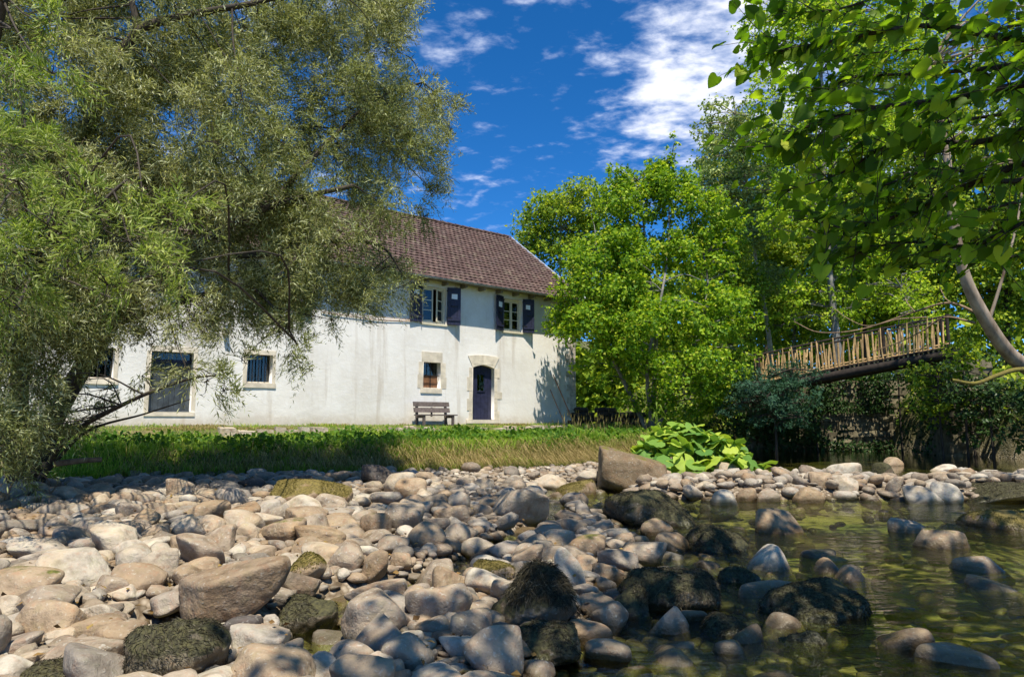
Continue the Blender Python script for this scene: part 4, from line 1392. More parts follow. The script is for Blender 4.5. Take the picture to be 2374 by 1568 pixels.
hero_info = []
for k, (u0, v0, u1, v1, mt, shape, text) in enumerate(HERO):
    uc = (u0 + u1) / 2
    zg = 0.05
    for _ in range(6):
        g_ = on_z(uc, v1 - 2, zg)
        zg = max(0.0, 0.5 * zg + 0.5 * H1(g_[0], g_[1] + 0.1))
    Y = g_[1]
    px = Y / F_PX * 1.02
    k_ = 1.12 if shape == 'pyramid' else (0.95 if mt == 's_algae' else 1.0)
    a = (u1 - u0) / 2 * px * k_
    b = a * (0.8 if shape not in ('slab', 'bigblock', 'lean') else 0.62)
    vis_h = (v1 - v0) * px * (0.86 if mt == 's_algae' else 0.97)
    # seen slightly from above: take off part of the top face's foreshortened depth
    down = (CAM_Z - zg - vis_h * .5) / Y
    vis_h = max(vis_h - max(0, down) * b * 0.9, 0.45 * vis_h)
    bedz = H1(g_[0], g_[1] + b)
    if bedz < -.06 and mt != 's_algae':
        vis_h *= .80
    sink = max(0.03, min(zg - bedz, 0.3)) + 0.16 * vis_h
    c = (vis_h + sink) / 2
    cx, cy, cz = uc, Y + b * 0.92, zg - sink + c
    cx = (uc - 1186.5) / F_PX * (cy * math.cos(TILT)) * 1.0
    v, f = stone_mesh(1000 + k * 13, (a, b, c), shape, u1 - u0 > 105)
    rz = random.uniform(-0.35, 0.35) if shape not in ('slab', 'lean', 'bigblock', 'pyramid') else random.uniform(-.12, .12)
    me = np_mesh('boulder', v, [f], True)
    nm = 'boulder' if a > 0.13 else 'cobble'
    o = link(nm, me, M[mt])
    o.location = (cx, cy, cz)
    o.rotation_euler = (random.uniform(-.06, .06), random.uniform(-.12, .12), rz)
    tag(o, text, 'stone', 'stones of the river bed')
    hero_info.append((cx, cy, text))
    ALL.append((cx, cy, max(a, b) * 0.84))
    if shape in ('algae', 'algaelow', 'pyramid', 'algae2'):
        area = a * b * 6
        n = int(min(6000, max(800, area * 11000)))
        mtl = M['algae'] if shape != 'algae2' else M['moss']
        vv, q, t_ = strands(v, f, n, 0.026 + 0.045 * (shape == 'pyramid') + 0.012 * min(1, a), 50 + k, 0.0013 + 0.0005 * Y / 4)
        tag(MB().add(vv, q, t_).build('weed', mtl, o), kind='stuff')
    if mt in ('s_moss',) and shape != 'algae2':
        vv, q, t_ = strands(v, f, int(min(4000, 5000 * a * b * 6)), 0.022, 50 + k, 0.0035, 0.1, 0.35)
        tag(MB().add(vv, q, t_).build('moss', M['moss'], o), kind='stuff')

# the other stones: darts, large to small, on the gravel bar, the dam and sparsely in the river
cell = 0.35
gridh = {}


def put(x, y, r):
    gridh.setdefault((int(x // cell), int(y // cell)), []).append((x, y, r))


for x, y, r_ in ALL:
    put(x, y, r_)


def free(x, y, r, slack):
    cx, cy = int(x // cell), int(y // cell)
    R = 3 if r < .3 else 4
    for i in range(cx - R, cx + R + 1):
        for j in range(cy - R, cy + R + 1):
            for (x1, y1, r1) in gridh.get((i, j), ()):
                if (x - x1) ** 2 + (y - y1) ** 2 < ((r + r1) * slack) ** 2:
                    return False
    return True


LOOSE = []
rr = np.random.default_rng(77)


def in_view(x, y, pad=0.06):
    return y > 2.6 and abs(x) / y < 0.742 + pad


passes = [(0.15, 1300), (0.115, 3000), (0.085, 7000), (0.06, 16000), (0.042, 26000), (0.03, 26000)]
for rad, tries in passes:
    ys = 2.9 + (18.5 - 2.9) * rr.random(tries) ** (1.0 if rad > .07 else 1.6)
    xs = (rr.random(tries) * 1.85 - 1.05) * 0.88 * ys
    dd = bank_d(xs, ys)
    zz_h = height(xs, ys)
    shx = np.interp(ys, SHY, SHX)
    dam_d = seg_dist(xs, ys, DAM)
    for x, y, d_, zh, sx, dm in zip(xs, ys, dd, zz_h, shx, dam_d):
        if d_ > 0.08 or x > 16:
            continue
        r_ = rad * rr.uniform(.8, 1.3)
        on_bar = zh > -0.03 and x < sx + .1
        on_dam = dm < 1.35 and x > 1.4 and y < 14.6
        if on_dam:
            if rad < .055:
                continue
            r_ *= 1.15
        elif on_bar:
            if y > 9.5 and rad > .1 and rr.random() < .55:
                continue
            if y > 12.5 and rad > .07 and rr.random() < .8:
                continue
            if y > 10 and rad < .035:
                continue
        else:
            if zh < -0.03 and rad < .04:
                continue
            lim = 0.6 if x - sx < 0.6 else (0.16 if x - sx < 1.2 else 0.03)
            if y > 14.3 or rr.random() > lim:
                continue
        if free(x, y, r_, 0.80 if rad > .05 else 0.72):
            put(x, y, r_)
            LOOSE.append((x, y, r_, zh, on_dam, on_bar))
# a few second-layer cobbles on the dam and on the bar
for _ in range(260):
    s = rr.random()
    x = 2.2 + s * 9.5
    y = np.interp(x, [p[0] for p in DAM], [p[1] for p in DAM]) + rr.normal() * 0.55
    LOOSE.append((x, y, rr.uniform(.07, .15), H1(x, y) + rr.uniform(.04, .10), True, False))

sizes = np.array([(r_ / y) * (1.0 if in_view(x, y, -.01) else 0.0) for x, y, r_, *_ in LOOSE])
order = np.argsort(-sizes)
N_SINGLE = 300 - len(HERO)
single = set(order[:N_SINGLE].tolist())
base_shapes = [stone_shape(9000 + k, 3, power=(9, 20, 7, 15)[k % 4], planes=12, rough=.05, craggy=.008) for k in range(14)]
low_shapes = [stone_shape(9000 + k, 2, power=(9, 20, 7, 15)[k % 4], planes=12, rough=.05) for k in range(14)]
tiny_shapes = [stone_shape(9000 + k, 1, power=9, planes=12, rough=.05) for k in range(14)]
single_meshes = []
for k, (v, f) in enumerate(base_shapes):
    me = np_mesh('cobble', v, [f], True)
    me.materials.append((M['s_mix'], M['s_pale'], M['s_grey'], M['s_mix'], M['s_tan'])[k % 5])
    single_meshes.append(me)
used_labels = {}
bulk_v, bulk_f, bulk_n = [], [], 0
HX = np.array([h[0] for h in hero_info])
HY = np.array([h[1] for h in hero_info])
CNAME = ('mottled', 'pale', 'grey', 'mottled', 'tan')


def rot_mat(ax, ay, az):
    cx, sx, cy, sy, cz, sz = math.cos(ax), math.sin(ax), math.cos(ay), math.sin(ay), math.cos(az), math.sin(az)
    Rx = np.array([[1, 0, 0], [0, cx, -sx], [0, sx, cx]])
    Ry = np.array([[cy, 0, sy], [0, 1, 0], [-sy, 0, cy]])
    Rz = np.array([[cz, -sz, 0], [sz, cz, 0], [0, 0, 1]])
    return Rz @ Ry @ Rx


for k, (x, y, r_, zh, on_dam, on_bar) in enumerate(LOOSE):
    sc = np.array((r_ * rr.uniform(.95, 1.35), r_ * rr.uniform(.8, 1.05), r_ * rr.uniform(.38, .8)))
    e = (rr.uniform(-.25, .25), rr.uniform(-.25, .25), rr.uniform(0, 6.28))
    z = zh + sc[2] * rr.uniform(.35, .75)
    if not on_bar and not on_dam:
        z = min(max(z, -0.06), 0.06)
    sid = int(rr.integers(0, 14))
    if k in single:
        o = bpy.data.objects.new('cobble', single_meshes[sid])
        COL.objects.link(o)
        o.location = (x, y, z)
        o.scale = sc
        o.rotation_euler = e
        dist = np.hypot(HX - x, (HY - y))
        h = int(np.argmin(dist))
        dx, dy = x - HX[h], y - HY[h]
        if abs(dx) > abs(dy) * 0.8:
            rel = 'to the right of' if dx > 0 else 'to the left of'
        else:
            rel = 'behind' if dy > 0 else 'in front of'
        words = hero_info[h][2].split()
        short = []
        for wd in words:
            if wd in ('with', 'behind', 'beside', 'at', 'in', 'near', 'right', 'left', 'below', 'under', 'before', 'standing', 'standing', 'out', 'lying', 'leaning', 'resting', 'pointing', 'tucked', 'between', 'above', 'cut', 'alone', 'awash', 'on', 'perched', 'of', 'draped', 'wrapped'):
                break
            short.append(wd)
        short = ' '.join(short)
        sizew = 'big' if r_ > .13 else ('small' if r_ < .085 else 'middling')
        form = 'flat' if sc[2] / sc[0] < .42 else ('long' if sc[0] / sc[1] > 1.35 else 'rounded')
        lab = '%s %s %s cobble %s the %s' % (sizew, form, CNAME[sid % 5], rel, short)
        if lab in used_labels:
            dist[h] = 99
            h2 = hero_info[int(np.argmin(dist))][2].split()[:4]
            while h2 and h2[-1] in ('with', 'behind', 'at', 'in', 'of', 'the', 'a', 'and', 'an', 'before', 'below', 'right', 'left', 'on', 'by', 'standing', 'lying', 'leaning', 'tucked', 'beside', 'under', 'near'):
                h2.pop()
            lab2 = '%s %s %s cobble %s the %s towards the %s' % (sizew, form, CNAME[sid % 5], rel, short, ' '.join(h2))
            if len(lab2.split()) <= 16:
                lab = lab2
        used_labels[lab] = 1
        tag(o, lab, 'stone', 'stones of the river bed')
    else:
        v, f = low_shapes[sid] if r_ / y > 0.021 and in_view(x, y) else tiny_shapes[sid]
        v = (v * sc) @ rot_mat(*e).T + np.array((x, y, z))
        bulk_v.append(v)
        bulk_f.append(f + bulk_n)
        bulk_n += len(v)
by_label = {}
for o in COL.objects:
    if o.name.startswith('cobble') and 'label' in o:
        by_label.setdefault(o['label'], []).append(o)
for lab, os_ in by_label.items():
    if len(os_) == 3 and len(lab.split()) <= 15:
        os_.sort(key=lambda q: q.location.y)
        for q, w_ in zip(os_, ('nearest', 'middle', 'farthest')):
            q['label'] = w_ + ' ' + lab
    if len(os_) == 2 and len(lab.split()) <= 15:
        os_.sort(key=lambda q: q.location.y)
        os_[0]['label'] = 'nearer ' + lab
        os_[1]['label'] = 'farther ' + lab
o = link('cobbles', np_mesh('cobbles', np.concatenate(bulk_v), [np.concatenate(bulk_f)], True), M['s_isl'])
tag(o, 'mass of smaller cobbles and pebbles filling the river bed', 'cobbles', None, 'stuff')
print('stones', len(LOOSE), 'bulk tris', sum(len(f) for f in bulk_f))

# ------------------------------------------------------------------ foliage helpers
def unit(a):
    return a / (np.linalg.norm(a, axis=-1, keepdims=True) + 1e-9)


LANCE = (np.array([(0, 0, 0), (0.084, 0.42, 0.03), (0, 1, -0.06), (-0.084, 0.42, 0.03)]), np.array([(0, 1, 2, 3)]))
BROAD = (np.array([(0, 0, 0), (0.36, 0.45, 0.06), (0, 1, -0.10), (-0.36, 0.45, 0.06)]), np.array([(0, 1, 2, 3)]))
LOBED = (np.array([(0, 0, 0), (0.55, 0.22, 0.05), (0.30, 0.50, 0.0), (0, 1, -0.12), (-0.30, 0.50, 0.0), (-0.55, 0.22, 0.05)]), np.array([(0, 1, 2, 3), (0, 3, 4, 5)]))
SPRIG = (np.array([(0, 0, 0), (0.12, 0.35, 0.02), (0, 1, -0.12), (-0.12, 0.35, 0.02), (0.5, 0.55, -.05), (0.05, 0.42, 0), (-0.5, 0.6, -.05), (-0.05, 0.42, 0), (0, .25, 0)]),
         np.array([(0, 1, 2, 3), (8, 4, 5, 8), (8, 7, 6, 8)]))


def place(tmpl, pos, d, nrm, size):
    """copies of a leaf template: d leaf direction, nrm leaf normal"""
    tv_, tf_ = tmpl
    d = unit(d)
    x = unit(np.cross(d, nrm))
    z = np.cross(x, d)
    s = np.asarray(size)[:, None, None]
    v = pos[:, None, :] + s * (x[:, None, :] * tv_[None, :, 0:1] + d[:, None, :] * tv_[None, :, 1:2] + z[:, None, :] * tv_[None, :, 2:3])
    k = len(tv_)
    f = (np.arange(len(pos)) * k)[:, None, None] + tf_[None]
    return v.reshape(-1, 3), f.reshape(-1, tf_.shape[1])


def ball(n, r, shell=0.0):
    d = unit(r.normal(size=(n, 3)))
    rad = (shell ** 3 + (1 - shell ** 3) * r.random(n)) ** (1 / 3)
    return d * rad[:, None]


def limb(mb, path, r0, r1, sides=7, n=6):
    p = spline(path, n)
    k = np.linspace(0, 1, len(p))
    mb.tube(p, r0 + (r1 - r0) * k ** 0.8, sides, cap=False)
    return p


def clump_leaves(clumps, per_m3, tmpl, size, r, flat=0.55, sub=22, droop=0.25, cap_n=4000, up=0.55):
    """clumps: (centre, radius xyz). leaves gather round twig ends inside each clump"""
    V, Fc, n0 = [], [], 0
    twigs = []
    for c, rad in clumps:
        c = np.array(c)
        rad = np.array(rad) * np.ones(3)
        vol = 4.19 * rad.prod()
        n = int(min(cap_n, max(40, per_m3 * vol)))
        ns = max(4, n // sub)
        b = ball(ns, r, 0.35)
        cen = c + b * rad
        twigs.append((c, cen))
        idx = r.integers(0, ns, n)
        spread = rad.mean() * 0.27
        p = cen[idx] + r.normal(size=(n, 3)) * spread * np.array((1, 1, flat))
        out = unit(p - c)
        d = out * 0.6 + r.normal(size=(n, 3)) * 0.6
        d[:, 2] -= droop
        nr = r.normal(size=(n, 3)) * 0.45
        nr[:, 2] += up
        nr += out * 0.75
        v, f = place(tmpl, p, d, nr, size * r.uniform(.65, 1.25, n))
        V.append(v)
        Fc.append(f + n0)
        n0 += len(v)
    return np.concatenate(V), np.concatenate(Fc), twigs


def tree(name, label, cat, stems, clumps, mat, bark, tmpl, size, per_m3, seed, group=None, r_limb=0.05, twig_r=0.010, sub=22, cap_n=4000, droop=0.25, flat=0.55, twig_max=7, up=0.55):
    """stems: list of (path, r0, r1); clumps hang on the nearest stem point below them"""
    r = np.random.default_rng(seed)
    base = np.array(stems[0][0][0])
    root = empty(name, tuple(base))
    tag(root, label, cat, group)
    tb = MB()
    pts = []
    for path, r0, r1 in stems:
        p = limb(tb, np.array(path) - base, r0, r1, 9)
        k = np.linspace(0, 1, len(p))
        pts += [(q, r0 + (r1 - r0) * kk) for q, kk in zip(p, k)]
    tb.build('trunk', bark, root, True)
    P = np.array([q for q, _ in pts])
    v, f, twigs = clump_leaves(clumps, per_m3, tmpl, size, r, flat, sub, droop, cap_n, up)
    bb = MB()
    for c, cen in twigs:
        c = c - base
        dd = np.linalg.norm(P - c, axis=1) + 0.8 * np.maximum(0, P[:, 2] - c[2])
        q = P[int(np.argmin(dd))]
        L = np.linalg.norm(c - q)
        if L > 0.15:
            mid = (q + c) / 2 + np.array((0, 0, 0.10 * L)) + r.normal(size=3) * 0.06 * L
            limb(bb, [q, mid, c], min(r_limb, 0.02 + 0.014 * L), twig_r * 1.5, 5, 4)
        for e in cen[:twig_max]:
            e = e - base
            limb(bb, [c, (c + e) / 2 + r.normal(size=3) * 0.05, e], twig_r, twig_r * .4, 4, 3)
    if bb.n:
        tag(bb.build('branches', bark, root, True), kind='stuff')
    me = np_mesh('crown', v - base, [f])
    tag(link('crown', me, mat, root), kind='stuff')
    return root


def env_clumps(u, v, ru, rv, Y, ry, k, rc, r, shell=0.55, flat=0.75):
    """k clumps spread through an ellipsoid seen at (u, v) with half sizes ru, rv"""
    c = at(u, v, Y)
    px = Y / F_PX
    out = []
    b = ball(k, r, shell)
    for q in b:
        p = c + np.array((q[0] * ru * px, q[1] * ry, q[2] * rv * px))
        s = rc * r.uniform(.7, 1.3)
        out.append((p, np.array((s, s, s * flat))))
    return out


# ------------------------------------------------------------------ willow on the left
r = np.random.default_rng(5)
wb = np.array((-6.75, 9.7, 0.25))
W_STEMS = [
    ([at(70, 1125, 9.7), at(125, 970, 9.6), at(225, 800, 9.4), at(310, 690, 9.2), at(430, 585, 9.2), at(620, 480, 9.3), at(820, 430, 9.8)], 0.17, 0.03),
    ([at(55, 1125, 9.8), at(45, 900, 9.8), at(70, 690, 9.5), at(150, 430, 9.0), at(255, 190, 8.6), at(320, 75, 8.5), at(440, 35, 8.6), at(600, 5, 8.8), at(760, -40, 9.2)], 0.14, 0.025),
    ([at(95, 1110, 9.6), at(160, 1010, 9.0), at(300, 930, 8.5), at(430, 880, 8.1), at(520, 868, 7.9)], 0.05, 0.008),
    ([at(40, 1125, 9.8), at(-30, 860, 9.5), at(-70, 500, 8.5), at(-10, 100, 7.5), at(60, -200, 7.0)], 0.11, 0.03),
    ([at(265, 750, 9.3), at(420, 700, 9.1), at(560, 660, 9.2), at(640, 720, 9.2), at(690, 800, 9.2)], 0.05, 0.010),
    ([at(430, 585, 9.2), at(600, 590, 9.6), at(760, 560, 10), at(880, 570, 10.4), at(930, 630, 10.5)], 0.06, 0.012),
    ([at(620, 480, 9.3), at(760, 330, 10), at(870, 230, 10.5), at(980, 190, 11)], 0.05, 0.012),
    ([at(320, 75, 8.5), at(300, -60, 8.5), at(330, -260, 8.5)], 0.05, 0.02),
    ([at(120, 990, 9.6), at(180, 860, 9.3), at(150, 740, 9.0), at(80, 620, 8.0)], 0.06, 0.015),
    ([at(110, 1090, 9.6), at(200, 1000, 9.2), at(330, 960, 9.0), at(440, 925, 8.8)], 0.03, 0.006),
]
rows = [(-100, -150, 900), (-10, -150, 890), (80, -120, 905), (170, -120, 960), (250, -120, 1000), (330, -120, 990), (410, -120, 950), (490, -120, 920), (560, -120, 880),
        (630, -120, 900), (690, -100, 860), (750, -100, 300), (840, -100, 150), (930, -100, 80), (1020, -100, 60)]
centres = []
for v0, ua, ub in rows:
    u0 = ua
    while u0 < ub:
        for layer in (0, 1):
            if r.random() < (0.16 if layer == 0 else 0.35):
                continue
            fx = np.clip(u0 / 1000, 0, 1)
            Y = 7.6 + 3.0 * fx + layer * 1.7 + r.normal() * .35
            if v0 > 640 and u0 > 250 and r.random() < .45:
                continue
            if v0 > 700:
                Y = 8.2 + layer * 1.2 + r.normal() * .3
            centres.append((at(u0 + r.normal() * 28, v0 + r.normal() * 24, Y), 66 * Y / F_PX, 1.0))
        u0 += 92
for u0, v0, Y in ((-40, 330, 5.0), (60, 300, 5.2), (40, 420, 4.8), (160, 400, 5.2), (-20, 520, 4.7), (110, 520, 4.8), (230, 480, 5.2), (330, 450, 5.6), (60, 600, 4.8), (190, 600, 5.0), (300, 560, 5.2), (390, 500, 5.8), (-60, 650, 4.8), (250, 660, 5.2), (380, 620, 5.6), (10, 180, 5.4), (120, 170, 5.6), (20, 690, 5.0), (-30, 60, 5.6), (90, 50, 5.8), (560, 230, 8.0), (500, 330, 7.5)):
    centres.append((at(u0, v0, Y), 62 * Y / F_PX, .62))
for u0, v0, Y in ((380, 370, 9), (440, 420, 9.3), (330, 430, 9), (480, 480, 9.6), (540, 430, 9.8), (400, 490, 9.4), (300, 380, 9), (600, 500, 10), (690, 480, 10), (160, 380, 9), (220, 440, 9), (100, 450, 9), (560, 540, 10), (470, 560, 9.8), (680, 560, 10.2), (250, 540, 9), (120, 700, 8.5), (200, 690, 8.6), (250, 40, 9), (300, -20, 9), (360, 100, 9.3), (230, 120, 9), (420, -10, 9.4), (470, 90, 9.6), (180, 10, 9), (540, 60, 9.8), (620, 130, 10), (700, 60, 10), (430, 200, 9.6), (300, 220, 9.2), (780, 150, 10.4), (860, 230, 10.8), (820, 330, 10.6), (740, 240, 10.3), (640, 300, 10), (900, 330, 11), (120, -40, 8.6), (40, -30, 8.4)):
    centres.append((at(u0, v0, Y), 70 * Y / F_PX, 1.0))
# loose hanging sprays at the edges and below
for u0, v0, Y, rp_, k in ((640, 760, 9.2, 55, .55), (690, 830, 9.2, 42, .8), (600, 730, 9.3, 45, .5), (830, 715, 10.2, 38, .5), (770, 740, 10, 35, .35), (480, 880, 8.0, 50, .6), (430, 850, 8.2, 45, .5), (520, 905, 7.9, 32, .45), (940, 660, 10.5, 38, .7), (420, 760, 8.6, 55, .5), (350, 780, 8.8, 50, .5),
                           (330, 870, 8.6, 42, .4), (250, 900, 8.8, 45, .35), (1040, 235, 11.2, 30, .7), (1045, 300, 11.2, 26, .6), (915, 30, 10.2, 40, .6), (890, 110, 10.2, 40, .5), (1000, 440, 11, 35, .7), (985, 500, 10.8, 35, .6), (210, 960, 9, 55, .5), (30, 1060, 7.5, 50, .9), (60, 990, 7.5, 50, .8),
                           (300, 720, 8.2, 60, .7), (500, 700, 8.8, 55, .6), (470, 770, 8.6, 45, .45), (560, 830, 8.9, 32, .4), (190, 800, 8.6, 60, .7), (260, 740, 8.5, 60, .7), (120, 900, 8.4, 60, .7), (380, 700, 8.6, 60, .8), (150, 1010, 8.8, 45, .5), (720, 660, 9.8, 50, .8), (800, 650, 10, 50, .8), (620, 660, 9.6, 50, .8), (20, 780, 7.6, 65, 1.), (100, 800, 7.8, 65, .9), (-30, 860, 7.4, 60, 1.), (60, 880, 7.6, 60, .9), (130, 960, 8, 50, .7), (10, 960, 7.4, 60, 1.), (180, 740, 8, 60, .9), (90, 720, 7.6, 65, 1.), (40, 1110, 7.6, 40, .8), (-10, 1040, 7.2, 50, 1.)):
    centres.append((at(u0, v0, Y), rp_ * Y / F_PX, k))
NSEG = [len(limb(MB(), path, .1, .1, 3, 8)) for path, _, _ in W_STEMS]
SP, SD, NEAR = [], [], []
for c, rad, k in centres:
    n = int(122 * k * (rad / 0.36) ** 1.7)
    # sprays gather on a few side shoots so the crown breaks into tufts
    ns = max(3, n // 9)
    sc_ = c + ball(ns, r, 0.2) * rad * np.array((1.0, 1.0, 0.85))
    sdir = unit(r.normal(size=(ns, 3)) * 0.7 + np.array((0.35, -0.25, -0.25)))
    idx = r.integers(0, ns, n)
    NEAR.append(np.full(n, (c[1] < 6.6) and c[2] > 1.9))
    SP.append(sc_[idx] + r.normal(size=(n, 3)) * rad * 0.22)
    SD.append(unit(sdir[idx] + r.normal(size=(n, 3)) * 0.35))
SP, SD, NEAR = np.concatenate(SP), np.concatenate(SD), np.concatenate(NEAR)
ns = len(SP)
K = 11
tpar = np.linspace(0.12, 1.0, K)
SL_ = r.uniform(.20, .36, ns)
ref = unit(r.normal(size=(ns, 3)))
sx = unit(np.cross(SD, ref))
sy = np.cross(SD, sx)
phi = (np.arange(K) * 2.4)[None, :] + r.uniform(0, 6.28, ns)[:, None]
perp = sx[:, None, :] * np.cos(phi)[..., None] + sy[:, None, :] * np.sin(phi)[..., None]
bend = np.zeros((ns, K, 3))
bend[..., 2] = -(tpar ** 2)[None, :] * 0.10
lp = SP[:, None, :] + SD[:, None, :] * (tpar[None, :, None] * SL_[:, None, None]) + bend
ld = SD[:, None, :] * 0.75 + perp * 0.75 + r.normal(size=(ns, K, 3)) * 0.12
ln = SD[:, None, :] * -0.5 + perp * 0.6 + r.normal(size=(ns, K, 3)) * .25
ln[..., 2] += 0.5
lv, lf = place(LANCE, lp.reshape(-1, 3), ld.reshape(-1, 3), ln.reshape(-1, 3), (r.uniform(.068, .122, ns)[:, None] * (1.12 - 0.45 * tpar)[None, :]).ravel())
willow = empty('willow_tree', tuple(wb))
tag(willow, 'large grey-green willow overhanging the left bank and house', 'tree')
tb = MB()
P = []
for path, r0, r1 in W_STEMS:
    P.append(limb(tb, np.array(path) - wb, r0, r1, 9, 8))
tb.build('trunk', M['bark_willow'], willow, True)
P = np.concatenate(P)
LOWSTEM = np.concatenate([np.full(n_, i_ in (2, 9)) for i_, n_ in enumerate(NSEG)]).astype(float)
bb = MB()
for c, rad, k in centres:
    c = np.array(c) - wb
    dd = np.linalg.norm(P - c, axis=1) + 1.6 * np.maximum(0, c[2] - P[:, 2] - .1)
    if c[2] > 1.6:
        dd = dd + 50 * LOWSTEM
    q = P[int(np.argmin(dd + 0.3 * r.random(len(dd))))]
    L = np.linalg.norm(c - q)
    if L > .1:
        limb(bb, [q, (q + c) / 2 + r.normal(size=3) * .09 * L + np.array((0, 0, .08 * L)), c, c + r.normal(size=3) * rad * .7], min(.017, .005 + .006 * L), .003, 5, 4)
    for _ in range(5):
        e = c + ball(1, r, .4)[0] * rad
        limb(bb, [c, (c + e) / 2 + r.normal(size=3) * .05, e], .006, .002, 4, 3)
tag(bb.build('branches', M['bark_willow'], willow, True), kind='stuff')
# the shoots that carry the leaves
sv = np.stack([SP - sx * .0016, SP + sx * .0016, SP + SD * SL_[:, None] + np.array((0, 0, -.10))], 1).reshape(-1, 3)
st = np.arange(ns * 3).reshape(-1, 3)
M['shoot'] = plain_mat('willow_shoot', (0.23, 0.19, 0.09), 0.6, 0.2)
tag(link('shoots', np_mesh('shoots', sv - wb, [st]), M['shoot'], willow), kind='stuff')
near = np.repeat(NEAR, K)
lv4 = lv.reshape(-1, 4, 3) - wb
uq = 1186.5 + F_PX * lv.reshape(-1, 4, 3)[:, 0, 0] / np.maximum(lv.reshape(-1, 4, 3)[:, 0, 1], .5)
drop = (uq < -70) & (np.random.default_rng(1).random(len(uq)) < .6)
near_, far_ = near & ~drop, ~near & ~drop
for nm_, sel, mt_ in (('crown', far_, M['willow']), ('lit_foliage', near_, M['willow_lit'])):
    vv = lv4[sel].reshape(-1, 3)
    tag(link(nm_, np_mesh(nm_, vv, [np.arange(len(vv)).reshape(-1, 4)]), mt_, willow), kind='stuff')
print('willow leaves', len(lf))

# ------------------------------------------------------------------ maple beside the house
r = np.random.default_rng(21)
mb_ = np.array((5.2, 26.0, 1.0))
cl = []
for u, v, ru, rv, Y, k in ((1460, 470, 60, 80, 26, 13), (1545, 430, 40, 70, 26.4, 9), (1540, 530, 110, 90, 26, 22), (1400, 600, 70, 80, 25.5, 17), (1530, 650, 150, 90, 25.0, 30), (1380, 730, 85, 80, 24.8, 22), (1650, 610, 70, 80, 26, 14),
                            (1350, 690, 60, 60, 25.2, 12), (1500, 780, 150, 80, 24.2, 32), (1650, 740, 90, 90, 25.2, 20), (1455, 840, 105, 50, 24.6, 20), (1590, 870, 120, 70, 24.4, 24), (1310, 760, 38, 40, 25.6, 8), (1570, 930, 105, 35, 25.2, 13), (1690, 850, 55, 70, 26, 10), (1430, 500, 55, 55, 26, 10), (1500, 440, 50, 50, 26.2, 9), (1600, 500, 60, 60, 26.3, 12), (1660, 540, 45, 50, 26.4, 8), (1550, 385, 22, 30, 26.5, 3), (1420, 420, 22, 30, 26.2, 3), (1480, 570, 90, 60, 25.6, 14)):
    cl += env_clumps(u, v, ru * 1.08, rv * 1.05, Y, 1.5, int(k * .78), 0.47 if v > 520 else .34, r, .35, .6 if v > 520 else 1.35)
for u, v0, v1 in ((1420, 395, 470), (1462, 400, 470), (1500, 375, 450), (1548, 335, 430), (1590, 400, 480), (1372, 480, 560), (1640, 470, 560), (1700, 560, 640), (1340, 600, 650), (1300, 660, 720)):
    for k in range(4):
        q = at(u + r.normal() * 6, v0 + (v1 - v0) * k / 3, 26 + r.normal() * .3)
        cl.append((q, np.array((.16 + .07 * k, .16 + .07 * k, .30))))
cl = [c for c in cl if r.random() < .9]
cl = [(c, rd * r.uniform(.7, 1.35)) for c, rd in cl]
stems = [([mb_, at(1520, 800, 26), at(1500, 600, 26), at(1480, 420, 26)], .13, .02), ([mb_ + (.2, 0, 0), at(1600, 820, 25.6), at(1640, 650, 26), at(1600, 500, 26)], .10, .02),
         ([mb_ + (-.2, 0, 0), at(1420, 830, 25.4), at(1360, 700, 25.4), at(1380, 600, 25.6)], .10, .02), ([mb_ + (0, -.2, 0), at(1500, 850, 25), at(1530, 700, 24.6), at(1550, 560, 25.5), at(1548, 400, 26.4)], .09, .02)]
tree('maple_tree', 'bright green bushy maple in full sun beside the house corner', 'tree', stems, cl, M['maple'], M['bark_grey'], LOBED, 0.125, 640, 31, None, 0.03, 0.007, 11, 1500, .3, .8, 3)

# ------------------------------------------------------------------ trees behind
G = 'trees of the wood behind the house and bridge'
r = np.random.default_rng(8)


def ground_pt(u, Y):
    x = (u - 1186.5) / F_PX * Y
    return np.array((x, Y, H1(x, Y) - 0.15))


def wood_tree(name, label, u, Y, crowns, mat, bark, seed, size=.17, per=55, r0=.18, lean=0.0, top=None, group=G, cap_n=1500, trunk_pts=None, flat=.6, tmpl=BROAD):
    r = np.random.default_rng(seed)
    cl = []
    for (cu, cv, ru, rv, k, rc) in crowns:
        cl += env_clumps(cu, cv, ru, rv, Y, max(1.2, ru * Y / F_PX * .8), k, rc, r, .35, .7)
    b = ground_pt(u, Y)
    if trunk_pts is None:
        tu, tv_ = crowns[0][0], crowns[0][1] - crowns[0][3] * .5
        topp = at(tu, tv_, Y)
        trunk_pts = [b, b * .55 + topp * .45 + np.array((r.normal() * .25, 0, 0)), topp]
    else:
        trunk_pts = [b] + [at(p, q, Y) for p, q in trunk_pts]
    return tree(name, label, 'tree', [(trunk_pts, r0, r0 * .2)], cl, mat, bark, tmpl, size, per * 1.6, seed, group, .07, .015, 26, cap_n, .25, flat, 4)


